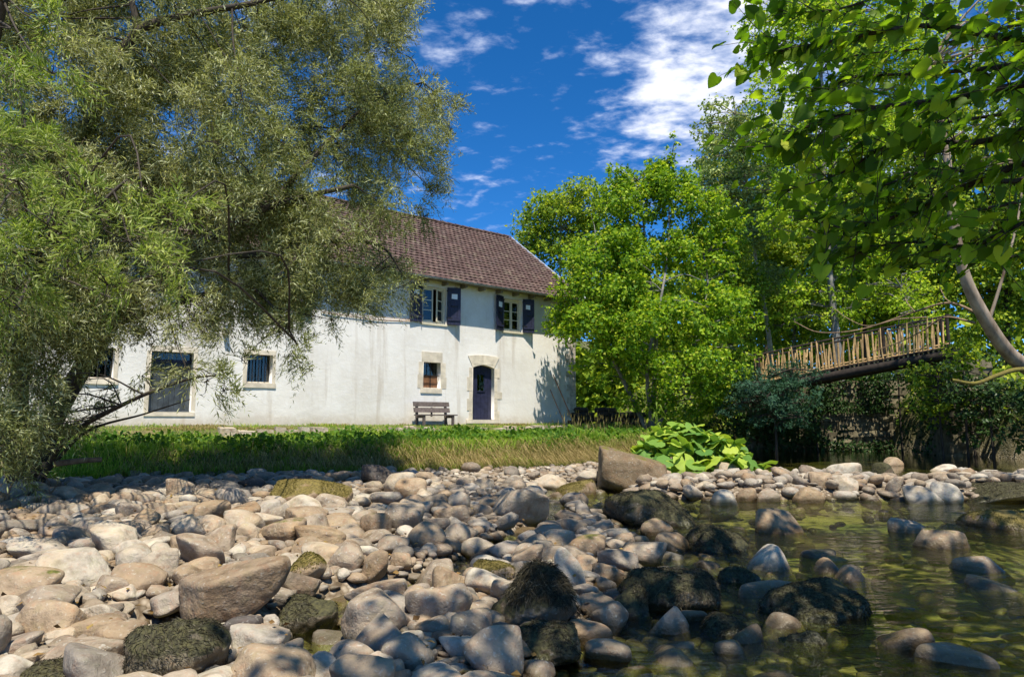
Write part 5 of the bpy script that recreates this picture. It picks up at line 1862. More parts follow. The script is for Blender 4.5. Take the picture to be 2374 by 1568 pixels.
wood_tree('ash_tree', 'green tree rising behind the roof left of the maple', 1290, 42, [(1300, 520, 85, 85, 26, .95), (1350, 480, 60, 60, 14, .85), (1240, 540, 45, 50, 10, .8), (1260, 640, 70, 60, 14, .9)], M['forest'], M['bark_grey'], 41, .22, 60)
wood_tree('poplar_tree', 'tall airy grey-green tree with a pale slim trunk behind the maple', 1790, 36, [(1690, 290, 80, 70, 18, .62), (1640, 330, 50, 60, 8, .5), (1730, 380, 70, 70, 16, .6), (1690, 450, 80, 60, 16, .7), (1720, 540, 80, 60, 16, .7), (1620, 420, 40, 60, 6, .5), (1745, 640, 60, 60, 9, .6)], M['forest_g'], M['bark_pale'], 42, .18, 120, .17, trunk_pts=[(1788, 830), (1770, 700), (1745, 560), (1725, 400), (1700, 230)])
wood_tree('sunlit_tree', 'yellow-green sunlit tree towering above the slim grey-green one', 1950, 31, [(1900, 120, 130, 150, 34, .85), (1960, 330, 130, 110, 30, .85), (1800, 60, 60, 70, 10, .7), (1800, 220, 60, 50, 9, .7), (1870, 460, 90, 90, 18, .8), (2080, 80, 140, 140, 26, .9), (1900, -80, 140, 90, 18, .9), (1800, 330, 50, 60, 9, .7), (1770, 130, 35, 40, 5, .55), (1830, 520, 70, 60, 12, .75), (1990, 560, 90, 70, 14, .8)], M['forest_y'], M['bark_grey'], 43, .17, 75, .22)
wood_tree('beech_tree', 'dense green tree right of the slim trunk behind the footbridge', 1840, 40, [(1850, 620, 100, 120, 26, 1.1), (1830, 740, 90, 60, 14, 1.0), (1770, 600, 70, 90, 14, 1.0)], M['forest'], M['bark_grey'], 44, .22, 50)
wood_tree('beech_tree', 'dense green tree standing behind the middle of the footbridge', 2010, 36, [(2010, 640, 110, 100, 28, 1.0), (2040, 480, 110, 110, 24, 1.0), (1960, 560, 80, 90, 14, .95)], M['forest'], M['bark_dark'], 45, .2, 55)
wood_tree('beech_tree', 'shady tree behind the right end of the footbridge', 2170, 34, [(2170, 560, 130, 130, 30, 1.0), (2200, 350, 130, 130, 26, 1.0), (2120, 690, 90, 60, 14, .9)], M['forest'], M['bark_dark'], 46, .2, 50)
wood_tree('beech_tree', 'shady tree at the right edge behind the leaning pale trunk', 2340, 32, [(2330, 600, 120, 160, 30, 1.0), (2380, 350, 140, 150, 26, 1.0), (2280, 720, 70, 60, 10, .8)], M['forest'], M['bark_dark'], 47, .2, 48)
wood_tree('hornbeam_tree', 'dark tree filling the gap between maple and slim trunk', 1690, 34, [(1690, 700, 70, 110, 20, .9), (1720, 820, 60, 50, 10, .8), (1670, 560, 50, 70, 10, .8)], M['forest'], M['bark_dark'], 48, .18, 55)
wood_tree('hazel_bush', 'sunny yellow-green bush behind the left of the bridge railing', 1900, 31.5, [(1900, 680, 80, 60, 16, .7), (1960, 720, 60, 45, 9, .6), (1850, 720, 45, 40, 7, .6)], M['forest_y'], M['bark_grey'], 49, .15, 80, .06)
wood_tree('hazel_bush', 'sunny bush behind the right of the bridge railing', 2090, 30.5, [(2090, 670, 80, 70, 16, .65), (2140, 730, 50, 40, 7, .55)], M['forest_y'], M['bark_grey'], 50, .15, 75, .06)
wood_tree('pine_tree', 'dark blue-green evergreen with drooping sprays left of the pool', 1790, 24.6, [(1780, 900, 90, 50, 22, .5), (1830, 930, 60, 60, 14, .45), (1740, 930, 60, 50, 12, .45), (1850, 870, 40, 35, 6, .4)], M['conifer'], M['bark_dark'], 51, .16, 260, .08, tmpl=SPRIG, cap_n=500)
for k, (u, Y, cv, rv, lab) in enumerate(((60, 44, 640, 160, 'tree behind the left end of the house seen through the willow'), (-120, 36, 760, 180, 'tree at the far left seen through the willow'), (1420, 52, 700, 120, 'tree far behind the maple'), (1770, 46, 430, 170, 'green tree behind the slim grey-green one'), (2080, 42, 420, 200, 'green tree behind the hanging linden boughs'),
                                          (2520, 30, 500, 250, 'tree beyond the right edge behind the river bank'))):
    wood_tree('woodland_tree', lab, u, Y, [(u, cv, 130, rv, 24, 1.4)], M['forest'], M['bark_dark'], 60 + k, .26, 26)
# dark wooded mass that closes every gap at the back
r = np.random.default_rng(99)
n = 36000
uu = r.uniform(1150, 2620, n)
YY_ = r.uniform(48, 60, n)
xx = (uu - 1186.5) / F_PX * YY_
hh_top = np.interp(uu, [1150, 1350, 1500, 1700, 1900, 2620], [3.5, 7, 9, 12, 15, 17]) + 1.4 * np.sin(uu / 37.0) + 0.9 * np.sin(uu / 13.0)
zz = height(xx, YY_) + r.random(n) ** 1.15 * hh_top
p = np.stack([xx, YY_, zz], 1)
v, f = place(BROAD, p, r.normal(size=(n, 3)) - np.array((0, 0, .3)), r.normal(size=(n, 3)) * .5 + np.array((0, -.5, .8)), r.uniform(.35, .75, n))
tag(link('woods', np_mesh('woods', v, [f]), M['forest']), 'dense green woodland closing the view behind the trees', 'woods', None, 'stuff')

# ------------------------------------------------------------------ leaning pale tree with mossy limb at the right
lb = np.array((16.6, 20.5, H1(16.6, 20.5) - .1))
r = np.random.default_rng(4)
lean_stem = [lb, at(2410, 870, 20), at(2335, 815, 19.6), at(2270, 715, 19.2), at(2230, 620, 19.0), at(2205, 480, 19), at(2190, 330, 19.2), at(2150, 150, 19.5)]
cl = []
for u, v, ru, rv, k in ((2200, 180, 90, 100, 7), (2330, 300, 90, 120, 7), (2330, 80, 110, 110, 9)):
    cl += env_clumps(u, v, ru, rv, 19.5, 2.0, k, .75, r, .3, .65)
lt = tree('birch_tree', 'pale-barked tree leaning left over the pool with a mossy limb', 'tree', [(lean_stem, .27, .08), ([at(2290, 750, 19.2), at(2330, 620, 19), at(2360, 500, 19), at(2375, 380, 19.2)], .05, .02)], cl, M['forest'], M['bark_patch'], BROAD, .14, 95, 71, None, .05, .01, 24, 900)
mb = MB()
limb(mb, [at(2440, 860, 19.6) - lb, at(2360, 856, 18.8) - lb, at(2310, 870, 18.4) - lb, at(2260, 888, 18.2) - lb, at(2205, 880, 18.0) - lb], .075, .045, 8)
mb.build('mossy_limb', M['bark_moss'], lt, True)
for path, r0 in (([(2270, 728), (2200, 702), (2120, 722), (2000, 762), (1900, 770), (1840, 745)], .045), ([(2260, 748), (2190, 735), (2140, 765), (2090, 790), (2020, 815)], .035), ([(2150, 735), (2080, 740), (2010, 755), (1960, 735), (1935, 715)], .022), ([(2210, 705), (2190, 690), (2178, 665)], .02), ([(2120, 722), (2105, 705), (2098, 690)], .016)):
    mb = MB()
    limb(mb, [at(u, v, 19.4 + .6 * k) - lb for k, (u, v) in enumerate(path)], r0, .012, 6)
    mb.build('dead_branch', M['deadwood'], lt, True)

# ------------------------------------------------------------------ ivy and undergrowth on the dark bank
def leaf_sheet(name, label, pts, nrm, mat, size, seed, tmpl=BROAD, cat='undergrowth'):
    r = np.random.default_rng(seed)
    n = len(pts)
    d = r.normal(size=(n, 3)) * .6 + np.array((0, 0, -.7))
    v, f = place(tmpl, pts, d, nrm + r.normal(size=(n, 3)) * .5, size * r.uniform(.6, 1.3, n))
    return tag(link(name, np_mesh(name, v, [f]), mat), label, cat, None, 'stuff')


r = np.random.default_rng(17)
pts = []
for (x0, x1, y0, z0, z1, n) in ((9.2, 12.3, 28.15, 0.1, 3.0, 4200), (12.2, 15.4, 28.15, 1.6, 3.4, 2300), (12.2, 15.4, 28.1, 0.0, .5, 700)):
    q = np.stack([r.uniform(x0, x1, n), y0 - np.abs(r.normal(size=n)) * .25, r.uniform(z0, z1, n)], 1)
    keep = (np.sin(q[:, 0] * 3.1) + np.sin(q[:, 2] * 4 + q[:, 0]) + r.normal(size=n) * .8) > -1.0
    pts.append(q[keep])
n = 2600
q = np.stack([r.uniform(14.6, 17.0, n), r.uniform(24.3, 26.5, n), r.uniform(0.1, 3.7, n)], 1)
pts.append(q[(np.sin(q[:, 0] * 4 + q[:, 2]) + r.normal(size=n) * .6) > -.5])
pts = np.concatenate(pts)
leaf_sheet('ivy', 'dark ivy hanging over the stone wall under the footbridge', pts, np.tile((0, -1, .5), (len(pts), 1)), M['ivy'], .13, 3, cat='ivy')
# low undergrowth on the far bank and under the trees
n = 22000
x = r.uniform(5.5, 40, n)
y = np.interp(x, BX, BY) + .3 + 34 * r.random(n) ** 1.6
y = np.maximum(y, x / .85)
ok = bank_d(x, y) > .25
x, y = x[ok], y[ok]
q = np.stack([x, y, height(x, y) + r.random(len(x)) ** 2 * .7 + .03], 1)
leaf_sheet('undergrowth', 'low leafy undergrowth covering the wooded bank behind the pool', q, np.tile((0, -.4, 1.), (len(q), 1)), M['forest'], .26, 6)
# bank shrubs on the right
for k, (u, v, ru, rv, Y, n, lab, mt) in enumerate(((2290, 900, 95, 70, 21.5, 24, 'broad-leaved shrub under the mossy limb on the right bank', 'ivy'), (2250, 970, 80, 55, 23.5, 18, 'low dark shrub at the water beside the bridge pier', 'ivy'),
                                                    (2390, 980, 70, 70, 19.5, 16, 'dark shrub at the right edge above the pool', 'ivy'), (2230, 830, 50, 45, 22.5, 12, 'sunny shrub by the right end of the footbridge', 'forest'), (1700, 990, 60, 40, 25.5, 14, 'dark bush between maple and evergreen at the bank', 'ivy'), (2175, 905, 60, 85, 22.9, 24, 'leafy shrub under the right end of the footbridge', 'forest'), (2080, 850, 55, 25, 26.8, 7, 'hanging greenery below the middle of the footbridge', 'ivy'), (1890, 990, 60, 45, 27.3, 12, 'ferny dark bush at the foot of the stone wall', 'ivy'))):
    cl = env_clumps(u, v, ru, rv, Y, .9, n, .42, r, .3, .8)
    b = np.array(((u - 1186.5) / F_PX * Y, Y, 0))
    b[2] = H1(b[0], b[1]) - .1
    tree('shrub', lab, 'shrub', [([b, at(u, v + rv * .3, Y), at(u, v - rv * .5, Y)], .05, .015)], cl, M[mt], M['bark_dark'], BROAD, .15, 150, 80 + k, 'shrubs on the river bank', .02, .006, 18, 700)

# ------------------------------------------------------------------ linden whose boughs hang in at the top right
def linden_leaf_mesh(seed):
    r = np.random.default_rng(seed)
    n = 15
    k = np.linspace(0, 1, n)
    wdt = 0.52 * np.sin(np.pi * np.clip(k * .94 + .06, 0, 1) ** .62) ** .75 * (1 - .18 * k)
    wdt[-1] = 0.0
    y = k * 1.0
    y[0] = -0.06
    cup, curl = r.uniform(.05, .38), r.uniform(-.3, .5)
    v = []
    for q in range(n):
        z0 = -curl * k[q] ** 2
        tooth = 0.015 * (q % 2)
        yy = y[q] - (0.10 * math.sin(math.pi * min(1, k[q] * 3)) if k[q] < .33 else 0)
        w_ = wdt[q] + tooth * (0 < q < n - 1)
        v += [(0, y[q] if q else 0.03, z0), (w_ * .55, yy, z0 + cup * w_), (w_, yy - .02, z0 + cup * w_ * 1.2 + r.normal() * .012), (-w_ * .55, yy, z0 + cup * w_), (-w_, yy - .02, z0 + cup * w_ * 1.2 + r.normal() * .012)]
    f = []
    for q in range(n - 1):
        a, b = q * 5, q * 5 + 5
        f += [(a, a + 1, b + 1, b), (a + 1, a + 2, b + 2, b + 1), (a, b, b + 3, a + 3), (a + 3, b + 3, b + 4, a + 4)]
    # stalk
    i0 = len(v)
    v += [(-.008, .03, 0), (.008, .03, 0), (.006, -.4, .06), (-.006, -.4, .06)]
    f += [(i0, i0 + 1, i0 + 2, i0 + 3)]
    return np.array(v), np.array(f)


lroot = np.array((5.4, 1.4, H1(5.4, 1.4) - .1))
linden = empty('linden_tree', tuple(lroot))
tag(linden, 'linden with large round leaves hanging in at the top right', 'tree')
r = np.random.default_rng(14)
boughs = [  # frame paths with distance
    [(2700, 60, 3.2), (2373, 90, 3.6), (2150, 60, 3.9), (1960, 90, 4.1), (1850, 110, 4.2), (1785, 125, 4.2)],
    [(2700, 150, 3.0), (2400, 190, 3.3), (2200, 230, 3.6), (2020, 250, 3.9), (1880, 290, 4.1), (1790, 340, 4.2)],
    [(2700, 260, 3.2), (2420, 290, 3.5), (2260, 330, 3.8), (2080, 330, 4.1), (1950, 400, 4.3), (1830, 440, 4.4)],
    [(2650, 330, 3.4), (2373, 380, 3.7), (2200, 450, 4.0), (2080, 500, 4.2), (1960, 530, 4.3), (1880, 490, 4.4)],
    [(2650, 480, 3.4), (2373, 520, 3.8), (2250, 570, 4.1), (2100, 560, 4.3), (2000, 580, 4.4)],
    [(2600, -60, 3.4), (2350, -20, 3.8), (2150, -40, 4.2), (1950, 20, 4.4), (1830, 30, 4.5)],
    [(2600, 90, 4.3), (2350, 150, 4.6), (2150, 170, 4.9), (1980, 180, 5.0), (1900, 220, 5.1)],
    [(2600, 350, 4.4), (2350, 420, 4.7), (2180, 390, 5.0), (2050, 430, 5.2), (1950, 470, 5.3)],
    [(2600, 20, 6.0), (2350, 60, 6.4), (2150, 110, 6.8), (1980, 130, 7.0), (1860, 180, 7.2)],
    [(2600, 200, 6.2), (2350, 260, 6.5), (2150, 290, 6.9), (1990, 330, 7.2), (1880, 380, 7.3)],
    [(2600, 420, 6.4), (2350, 470, 6.7), (2200, 500, 7.0), (2080, 520, 7.3), (1990, 500, 7.5)],
    [(2600, 560, 6.4), (2380, 590, 6.7), (2250, 610, 7.0), (2150, 600, 7.3)],
]
wood = MB()
limb(wood, [np.zeros(3), (-.1, .3, 1.6), (.1, .7, 3.2), (-.2, 1.0, 5.2), (-.8, 1.2, 7.4)], .2, .07, 10)
spots = []
for bi, path in enumerate(boughs):
    pp = np.array([at(*q) for q in path])
    start = lroot + np.array((0.0, 0.6, 2.6))
    p = limb(wood, np.vstack([start, pp]) - lroot, .035, .003, 6, 8)
    for k in range(10, len(p)):
        q = p[k] + lroot
        u_here = 1186.5 + F_PX * q[0] / max(.1, q[1])
        if u_here > 2600:
            continue
        for _ in range(2):
            if r.random() < .62:
                L = r.uniform(.15, .5)
                e = q + unit(np.array((-.8, .1, -.05)) + r.normal(size=3) * .55) * L
                limb(wood, [q - lroot, (q + e) / 2 - lroot + r.normal(size=3) * .03, e - lroot], .0045, .0015, 4, 4)
                nl = max(2, int(L / .10))
                for j in range(nl):
                    spots.append((q + (e - q) * (j + .8) / nl + r.normal(size=3) * .02, e - q))
        spots.append((q, p[k] - p[k - 1]))
spots = [spots[i] for i in r.permutation(len(spots))]
lm = [linden_leaf_mesh(300 + k) for k in range(6)]
lms = []
for v, f in lm:
    me = np_mesh('leaf', v, [f], True)
    me.materials.append(M['linden_obj'])
    lms.append(me)


def uv_of(q):
    c = Vector(q) - Vector((0, 0, CAM_Z))
    zc = c.y * math.cos(TILT) + c.z * math.sin(TILT)
    yc = -c.y * math.sin(TILT) + c.z * math.cos(TILT)
    return 1186.5 + F_PX * c.x / zc, 784 - F_PX * yc / zc


def basis(d, nrm):
    d = unit(d)
    x = unit(np.cross(d, nrm))
    z = np.cross(x, d)
    return x, d, z


cnt = 0
rest = MB()
vis, hid = [], []
for q, d in spots:
    u, v = uv_of(q)
    (vis if (1700 < u < 2390 and -20 < v < 640) else hid).append((q, d))
print('linden leaves', len(vis), len(hid))
from mathutils import Matrix
for k, (q, d) in enumerate(vis + hid):
    dd = unit(np.array(d) * 4 + r.normal(size=3) * .45 + np.array((-.25, -.1, -.75)))
    nr = unit(np.array((-.15, .25, .95)) + r.normal(size=3) * .38)
    x, y, z = basis(dd, nr)
    s = r.uniform(.055, .115)
    j = int(r.integers(0, 6))
    if k < min(len(vis), 300):
        o = bpy.data.objects.new('leaf', lms[j])
        COL.objects.link(o)
        o.parent = linden
        o.matrix_local = Matrix(((x[0] * s, y[0] * s, z[0] * s, q[0] - lroot[0]), (x[1] * s, y[1] * s, z[1] * s, q[1] - lroot[1]), (x[2] * s, y[2] * s, z[2] * s, q[2] - lroot[2]), (0, 0, 0, 1)))
    else:
        v, f = lm[j]
        rest.add(q - lroot + s * (x * v[:, :1] + y * v[:, 1:2] + z * v[:, 2:]), f)
tag(rest.build('foliage', M['linden'], linden, True), kind='stuff')
# upper crown above the frame
up_cl = []
SH = [  # where its shade falls on the river bed: x, y, canopy height, radius
    (0.6, 3.6, 6.5, .9), (1.9, 4.0, 6.5, 1.1), (3.2, 4.6, 7.0, 1.2), (0.9, 5.3, 7.0, 1.0), (2.4, 6.0, 7.0, 1.2), (4.0, 6.6, 7.2, 1.2), (-0.3, 4.2, 6.5, .6), (-0.6, 6.9, 8.0, .8), (0.6, 7.3, 8.0, .9), (1.9, 8.0, 8, 1.1), (3.6, 8.6, 8, 1.2), (5.4, 9.0, 8, 1.3),
    (-1.1, 8.6, 8.5, .8), (0.1, 9.2, 8.5, .9), (-0.4, 10.6, 9, .8), (1.0, 10.2, 9, .8), (2.6, 10.4, 9, 1.0), (6.5, 10.6, 9, .9), (5.6, 5.0, 7.0, 1.2), (9.5, 12.5, 9.3, 1.3), (7.4, 8.6, 8.5, 1.3), (0.3, 2.2, 6.5, .9), (2.0, 2.4, 6.5, 1.1), (-0.7, 3.2, 6.5, .5)]
for x, y, z, rad in SH:
    c = np.array((x, y, 0)) + np.array(SUN) * (z / SUN.z)
    up_cl.append((c, np.array((rad, rad, .55))))
v, f, twigs = clump_leaves(up_cl, 300, BROAD, .14, r, .5, 14, .3, 1500)
for c, cen in twigs:
    c = c - lroot
    st_ = np.array((-.5, 1.1, 6.2)) if c[2] > 5 else np.array((0.0, .8, 4.0))
    limb(wood, [st_, (st_ + c) / 2 + np.array((0, 0, .35)), c], .05, .012, 5, 5)
    for e in cen[:4]:
        limb(wood, [c, e - lroot], .012, .004, 4, 3)
tag(link('crown', np_mesh('crown', v - lroot, [f]), M['linden'], linden), kind='stuff')
wood.build('trunk', M['bark_dark'], linden, True)

# ------------------------------------------------------------------ butterbur at the water's edge
r = np.random.default_rng(33)


def round_leaf(seed):
    r = np.random.default_rng(seed)
    n, rings = 22, 3
    v, f = [(0, 0, 0)], []
    ph = r.uniform(0, 6.28, 4)
    for k in range(1, rings + 1):
        q = k / rings
        for j in range(n):
            a = -math.pi / 2 + 0.22 + (2 * math.pi - .44) * j / (n - 1)
            rad = q * (1 + .06 * math.sin(3 * a + ph[0]) + (.05 * math.sin(11 * a) if k == rings else 0))
            z = .20 * q ** 1.5 * (.5 + .5 * math.sin(a + ph[1])) - .22 * q ** 3 + .05 * math.sin(5 * a + ph[2]) * q + .05 * q * (j % 2)
            v.append((rad * math.cos(a), rad * math.sin(a) + .05, z))
    for j in range(n - 1):
        f.append((0, 1 + j, 2 + j, 0))
    t = [(0, 1 + j, 2 + j) for j in range(n - 1)]
    q4 = []
    for k in range(rings - 1):
        b0, b1 = 1 + k * n, 1 + (k + 1) * n
        q4 += [(b0 + j, b1 + j, b1 + j + 1, b0 + j + 1) for j in range(n - 1)]
    return np.array(v), np.array(q4), np.array(t)


bc = on_z(1597, 1082, 0.12)
bc[1] += 1.2
bc[0] = (1597 - 1186.5) / F_PX * bc[1]
bc[2] = H1(bc[0], bc[1])
bur = empty('butterbur_plant', tuple(bc))
tag(bur, 'big mound of round bright green butterbur leaves at the pool', 'plant')
blm = []
for k in range(6):
    v, q, t_ = round_leaf(400 + k)
    me = np_mesh('leaf', v, [q, t_], True)
    me.materials.append(M['butterbur'])
    blm.append(me)
hw = 150 * bc[1] / F_PX
for k in range(150):
    a = r.uniform(0, 6.283)
    q = r.random() ** .5
    x = math.cos(a) * q * hw
    y = math.sin(a) * q * 1.25
    if k < 14:
        x, y = hw * (-.9 + 1.85 * (k + r.random()) / 14), -1.2 + r.uniform(-.15, .15)
        q = .9
    zt = .20 + 1.12 * (1 - min(1, q) ** 2.2) * r.uniform(.72, 1.0) * (1 - .20 * x / hw) + .05
    s = r.uniform(.20, .34)
    o = bpy.data.objects.new('leaf', blm[k % 6])
    COL.objects.link(o)
    o.parent = bur
    o.location = (x, y, zt)
    o.scale = (s, s, s)
    tiltd = .25 + .55 * q
    o.rotation_euler = (tiltd * -math.sin(a) * -1 * .9 + r.normal() * .2, tiltd * math.cos(a) * .9 + r.normal() * .2, r.uniform(0, 6.28))
    if q > .55 or k % 3 == 0:
        mb = MB().tube(spline([(x * .75, y * .75, -.1), (x * .92, y * .92, zt * .55), (x, y, zt - .01)], 4), .014, 5, False)
        mb.build('stalk', M['butterbur'], bur, True)
# tall herb rising behind it
hb = at(1522, 985, bc[1] + .6)
herb = empty('tall_herb', (hb[0], hb[1], H1(hb[0], hb[1])))
tag(herb, 'tall herb with arching strap leaves rising behind the butterbur', 'plant')
M['herb'] = leaf_mat('herb_leaf', [(0, (.12, .22, .03)), (1, (.26, .34, .06))], .4)
hz = at(1522, 930, hb[1])[2] - H1(hb[0], hb[1])
MB().tube([(0, 0, -.1), (.02, 0, hz * .5), (0, 0, hz)], [.014, .012, .006], 6).build('stem', M['herb'], herb, True)
for k in range(12):
    a = k * 2.4
    z0 = hz * (.45 + .5 * k / 12)
    L = .42 * (1.1 - .5 * k / 12)
    pp = spline([(0, 0, z0), (math.cos(a) * L * .5, math.sin(a) * L * .5, z0 + .14), (math.cos(a) * L, math.sin(a) * L, z0 - .06)], 5)
    sd = np.array((-math.sin(a), math.cos(a), 0)) * .022
    wv = np.sin(np.linspace(.25, math.pi, len(pp)))[:, None]
    vv = np.concatenate([pp - sd * wv, pp + sd * wv])
    nn_ = len(pp)
    MB().add(vv, [(j, j + 1, nn_ + j + 1, nn_ + j) for j in range(nn_ - 1)]).build('leaf', M['herb'], herb, True)

# ------------------------------------------------------------------ grass
r = np.random.default_rng(55)


def blades(p, L, wdt, lean, dr, curl=.5):
    """three-vertex-pair blades bending along dr"""
    n = len(p)
    a = r.uniform(0, 6.283, n)
    sd = np.stack([np.cos(a), np.sin(a), np.zeros(n)], 1) * wdt[:, None]
    up = np.stack([np.zeros(n), np.zeros(n), np.ones(n)], 1)
    p1 = p + up * (L * .55)[:, None] + dr * (L * lean * .35)[:, None]
    p2 = p + up * (L * (.95 - curl * lean))[:, None] + dr * (L * lean)[:, None]
    v = np.stack([p - sd, p + sd, p1 - sd * .75, p1 + sd * .75, p2], 1).reshape(-1, 3)
    b = np.arange(n) * 5
    return v, np.stack([b, b + 1, b + 3, b + 2], 1), np.stack([b + 2, b + 3, b + 4], 1)


n = 170000
x = r.uniform(-13.5, 9.0, n)
y = np.interp(x, BX, BY) + r.random(n) ** 1.5 * 17 - .05
fn = (x - P0[0]) * NX + (y - P0[1]) * NY
ft = (x - P0[0]) * DX + (y - P0[1]) * DY
d = bank_d(x, y)
den = np.where(fn > 2.2, 1.0, .55) * np.where(d < 2.2, 1.0, .8)
keep = ((fn > 0.05) | (ft > T1 + .1)) & (np.abs(x) / y < .80) & (y < 34) & (r.random(n) < den) & ((x < 5.8) | (r.random(n) < .5))
x, y, fn, ft, d = x[keep], y[keep], fn[keep], ft[keep], d[keep]
z = height(x, y)
p = np.stack([x, y, z - .02], 1)
patch = vnoise(np.stack([x, y, 0 * x], 1), 12, 1.4)
L = np.where((fn < 2.2) & (ft < 5), .08 + .05 * (patch > .3), .20 + .10 * patch)
L = np.where(d < 1.3, .25 + .12 * patch, L)
L = np.where((fn >= 2.2) & (fn < 2.8) & (ft < 4), .12, L)
L = np.clip(L, .05, .6) * r.uniform(.6, 1.35, len(x))
dr = unit(r.normal(size=(len(x), 3)) * np.array((1, 1, 0)) + np.array((.15, -.55, 0)) * (d < 1.0)[:, None])
v, q, t_ = blades(p, L, .0035 + .00022 * y, r.uniform(.15, .9, len(x)) * np.where(d < .9, 1.15, 1), dr)
o = link('grass', np_mesh('grass', v, [q, t_]), M['grass'])
tag(o, 'green grass covering the bank between the river and the house', 'grass', None, 'stuff')
# dry tufts that hang over the bank edge, mostly towards the right, and on the trodden terrace
n = 15000
x = r.uniform(-6.5, 4.8, n)
y = np.interp(x, BX, BY) + np.abs(r.normal(size=n)) * .40 + .05
pr = np.interp(x, [-6.5, -3, -1, 1.5, 4.8], [.2, .5, .8, 1.0, 1.0])
keep = r.random(n) < pr
x, y = x[keep], y[keep]
p = np.stack([x, y, height(x, y)], 1)
dr = unit(np.stack([.6 + .4 * r.normal(size=len(x)), -.9 + .4 * r.normal(size=len(x)), np.zeros(len(x))], 1))
v1, q1, t1 = blades(p, r.uniform(.2, .42, len(x)), np.full(len(x), .0065), r.uniform(.7, 1.25, len(x)), dr, .85)
n = 14000
tt = r.uniform(-13, 4.5, n)
nn = r.uniform(.1, 2.6, n)
p2 = np.stack([P0[0] + DX * tt + NX * nn, P0[1] + DY * tt + NY * nn, np.zeros(n)], 1)
keep = vnoise(p2, 77, 1.7) > .05
p2 = p2[keep]
p2[:, 2] = height(p2[:, 0], p2[:, 1])
v2, q2, t2 = blades(p2, r.uniform(.05, .13, len(p2)), np.full(len(p2), .007), r.uniform(.4, 1.1, len(p2)), unit(r.normal(size=(len(p2), 3)) * np.array((1, 1, 0))))
MBd = MB().add(v1, q1, t1).add(v2, q2, t2)
# tall seed heads near the corner of the house
n = 150
x = r.uniform(1.2, 6.0, n)
y = np.interp(x, BX, BY) + r.uniform(1.5, 7.5, n)
fn = (x - P0[0]) * NX + (y - P0[1]) * NY
keep = fn > .3
x, y = x[keep], y[keep]
p = np.stack([x, y, height(x, y)], 1)
v3, q3, t3 = blades(p, r.uniform(.45, .85, len(x)), np.full(len(x), .005), r.uniform(.1, .35, len(x)), unit(r.normal(size=(len(x), 3)) * np.array((1, 1, 0))))
MBd.add(v3, q3, t3)
hd = v3.reshape(-1, 5, 3)[:, 4]
hv, hf = place(LANCE, hd - np.array((0, 0, .08)), np.tile((0.05, 0, 1.), (len(hd), 1)), r.normal(size=(len(hd), 3)), r.uniform(.12, .2, len(hd)))
MBd.add(hv, hf)
tag(MBd.build('dry_grass', M['drygrass']), 'straw-coloured dry grass hanging over the bank edge and on the terrace', 'grass', None, 'stuff')

# leafy weeds in front of the terrace stones
n = 5200
cx = r.uniform(-9, 3, 70)
cy_ = r.uniform(2.7, 7.0, 70)
idx = r.integers(0, 70, n)
tt = cx[idx] + r.normal(size=n) * .25
nn = cy_[idx] + r.normal(size=n) * .22
x = P0[0] + DX * tt + NX * nn
y = P0[1] + DY * tt + NY * nn
ok = bank_d(x, y) > .4
x, y, n = x[ok], y[ok], int(ok.sum())
p = np.stack([x, y, height(x, y) + r.random(n) ** 1.5 * .20], 1)
v, f = place(BROAD, p, r.normal(size=(n, 3)) + np.array((0, 0, .2)), r.normal(size=(n, 3)) * .5 + np.array((0, -.2, .9)), r.uniform(.07, .19, n))
M['weed'] = leaf_mat('weed_leaf', [(0, (.05, .13, .015)), (.6, (.10, .21, .02)), (1, (.18, .28, .03))], .4)
tag(link('weeds', np_mesh('weeds', v, [f]), M['weed']), 'leafy green weeds growing below the terrace stones', 'weeds', None, 'stuff')

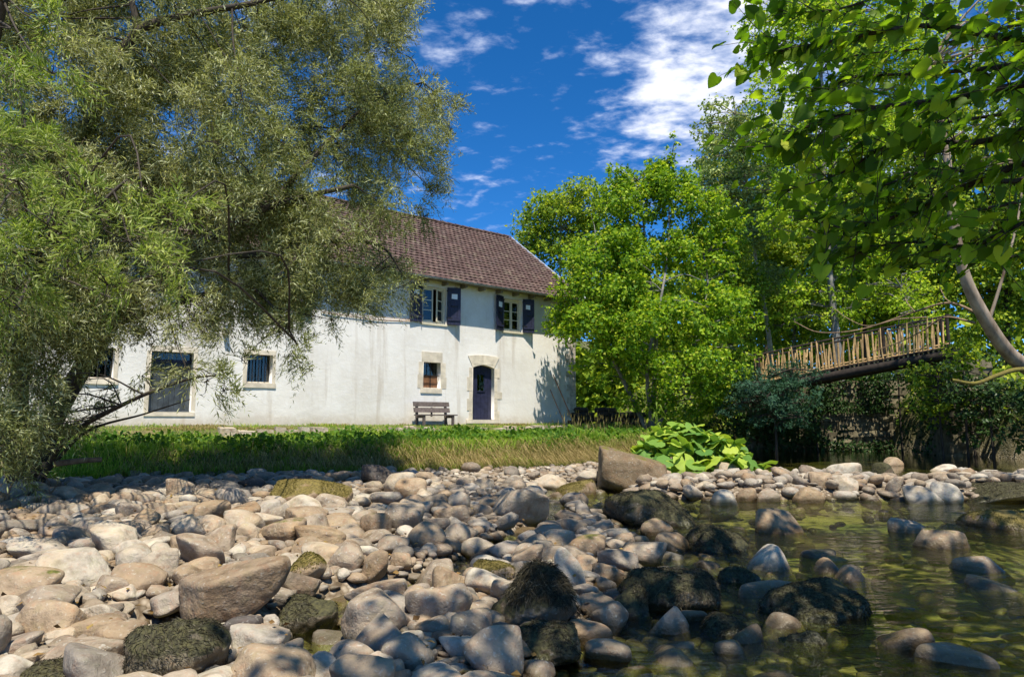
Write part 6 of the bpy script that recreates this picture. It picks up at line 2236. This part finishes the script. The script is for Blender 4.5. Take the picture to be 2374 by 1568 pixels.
# taller leafy clumps scattered down the slope
n = 6500
cx = r.uniform(-9.5, 4.2, 60)
cd = r.uniform(.5, 3.2, 60)
idx = r.integers(0, 60, n)
x = cx[idx] + r.normal(size=n) * .22
y = np.interp(x, BX, BY) + (cd[idx] + r.normal(size=n) * .18) / .8
fn = (x - P0[0]) * NX + (y - P0[1]) * NY
ok = (fn > 3.0) & (bank_d(x, y) > .1)
x, y = x[ok], y[ok]
n = len(x)
p = np.stack([x, y, height(x, y) + r.random(n) ** 1.5 * .27], 1)
v, f = place(BROAD, p, r.normal(size=(n, 3)) + np.array((0, -.3, .3)), r.normal(size=(n, 3)) * .6 + np.array((0, -.4, .8)), r.uniform(.05, .13, n))
tag(link('bank_weeds', np_mesh('bank_weeds', v, [f]), M['weed']), 'taller leafy weed clumps scattered over the grassy river bank', 'weeds', None, 'stuff')

# ------------------------------------------------------------------ dead wood
mb = MB()
p = spline([at(100, 1078, 9.4), at(160, 1070, 9.5), at(200, 1066, 9.6), at(236, 1064, 9.7)], 6)
mb.tube(p, np.linspace(.045, .034, len(p)), 9)
tag(mb.build('dead_log', M['deadwood'], None, True), 'bare broken log sticking out over the bank beside the willow', 'log')
for path, r0, lab in (([(10, 1175, 7.9), (28, 1120, 8.0), (60, 1095, 8.2), (100, 1100, 8.4), (118, 1125, 8.5)], .014, 'thin curved dead twig at the foot of the willow'),
                      ([(80, 1180, 8.1), (112, 1150, 8.3), (130, 1125, 8.4)], .018, 'grey forked stick lying below the willow'),
                      ([(250, 1390, 4.9), (268, 1330, 5.0), (280, 1345, 4.8), (290, 1400, 4.6)], .004, 'thin dry stalk arching over the sunny cobbles')):
    mb = MB()
    p = spline([at(*q) for q in path], 6)
    mb.tube(p, np.linspace(r0, r0 * .5, len(p)), 6)
    tag(mb.build('twig', M['deadwood'], None, True), lab, 'twig')

# fallen leaves, bark and twig bits caught between the cobbles
r = np.random.default_rng(123)
n = 1500
y = 3.2 + 10.5 * r.random(n) ** 1.2
x = (r.random(n) * 2 - 1) * .78 * y
ok = (height(x, y) > -.01) & (bank_d(x, y) < .2) & (x < np.interp(y, SHY, SHX))
x, y = x[ok], y[ok]
p = np.stack([x, y, height(x, y) + r.uniform(.03, .11, len(x))], 1)
v, f = place(BROAD, p, r.normal(size=(len(x), 3)) * np.array((1, 1, .3)), r.normal(size=(len(x), 3)) * .4 + np.array((0, 0, 1.)), r.uniform(.02, .06, len(x)))
M['litter'] = leaf_mat('dead_leaf', [(0, (.10, .055, .022)), (.6, (.24, .14, .05)), (1, (.40, .27, .10))], .2, .8, tint=(1, .9, .7))
tag(link('leaf_litter', np_mesh('leaf_litter', v, [f]), M['litter']), 'brown fallen leaves and bark bits caught between the cobbles', 'litter', None, 'stuff')
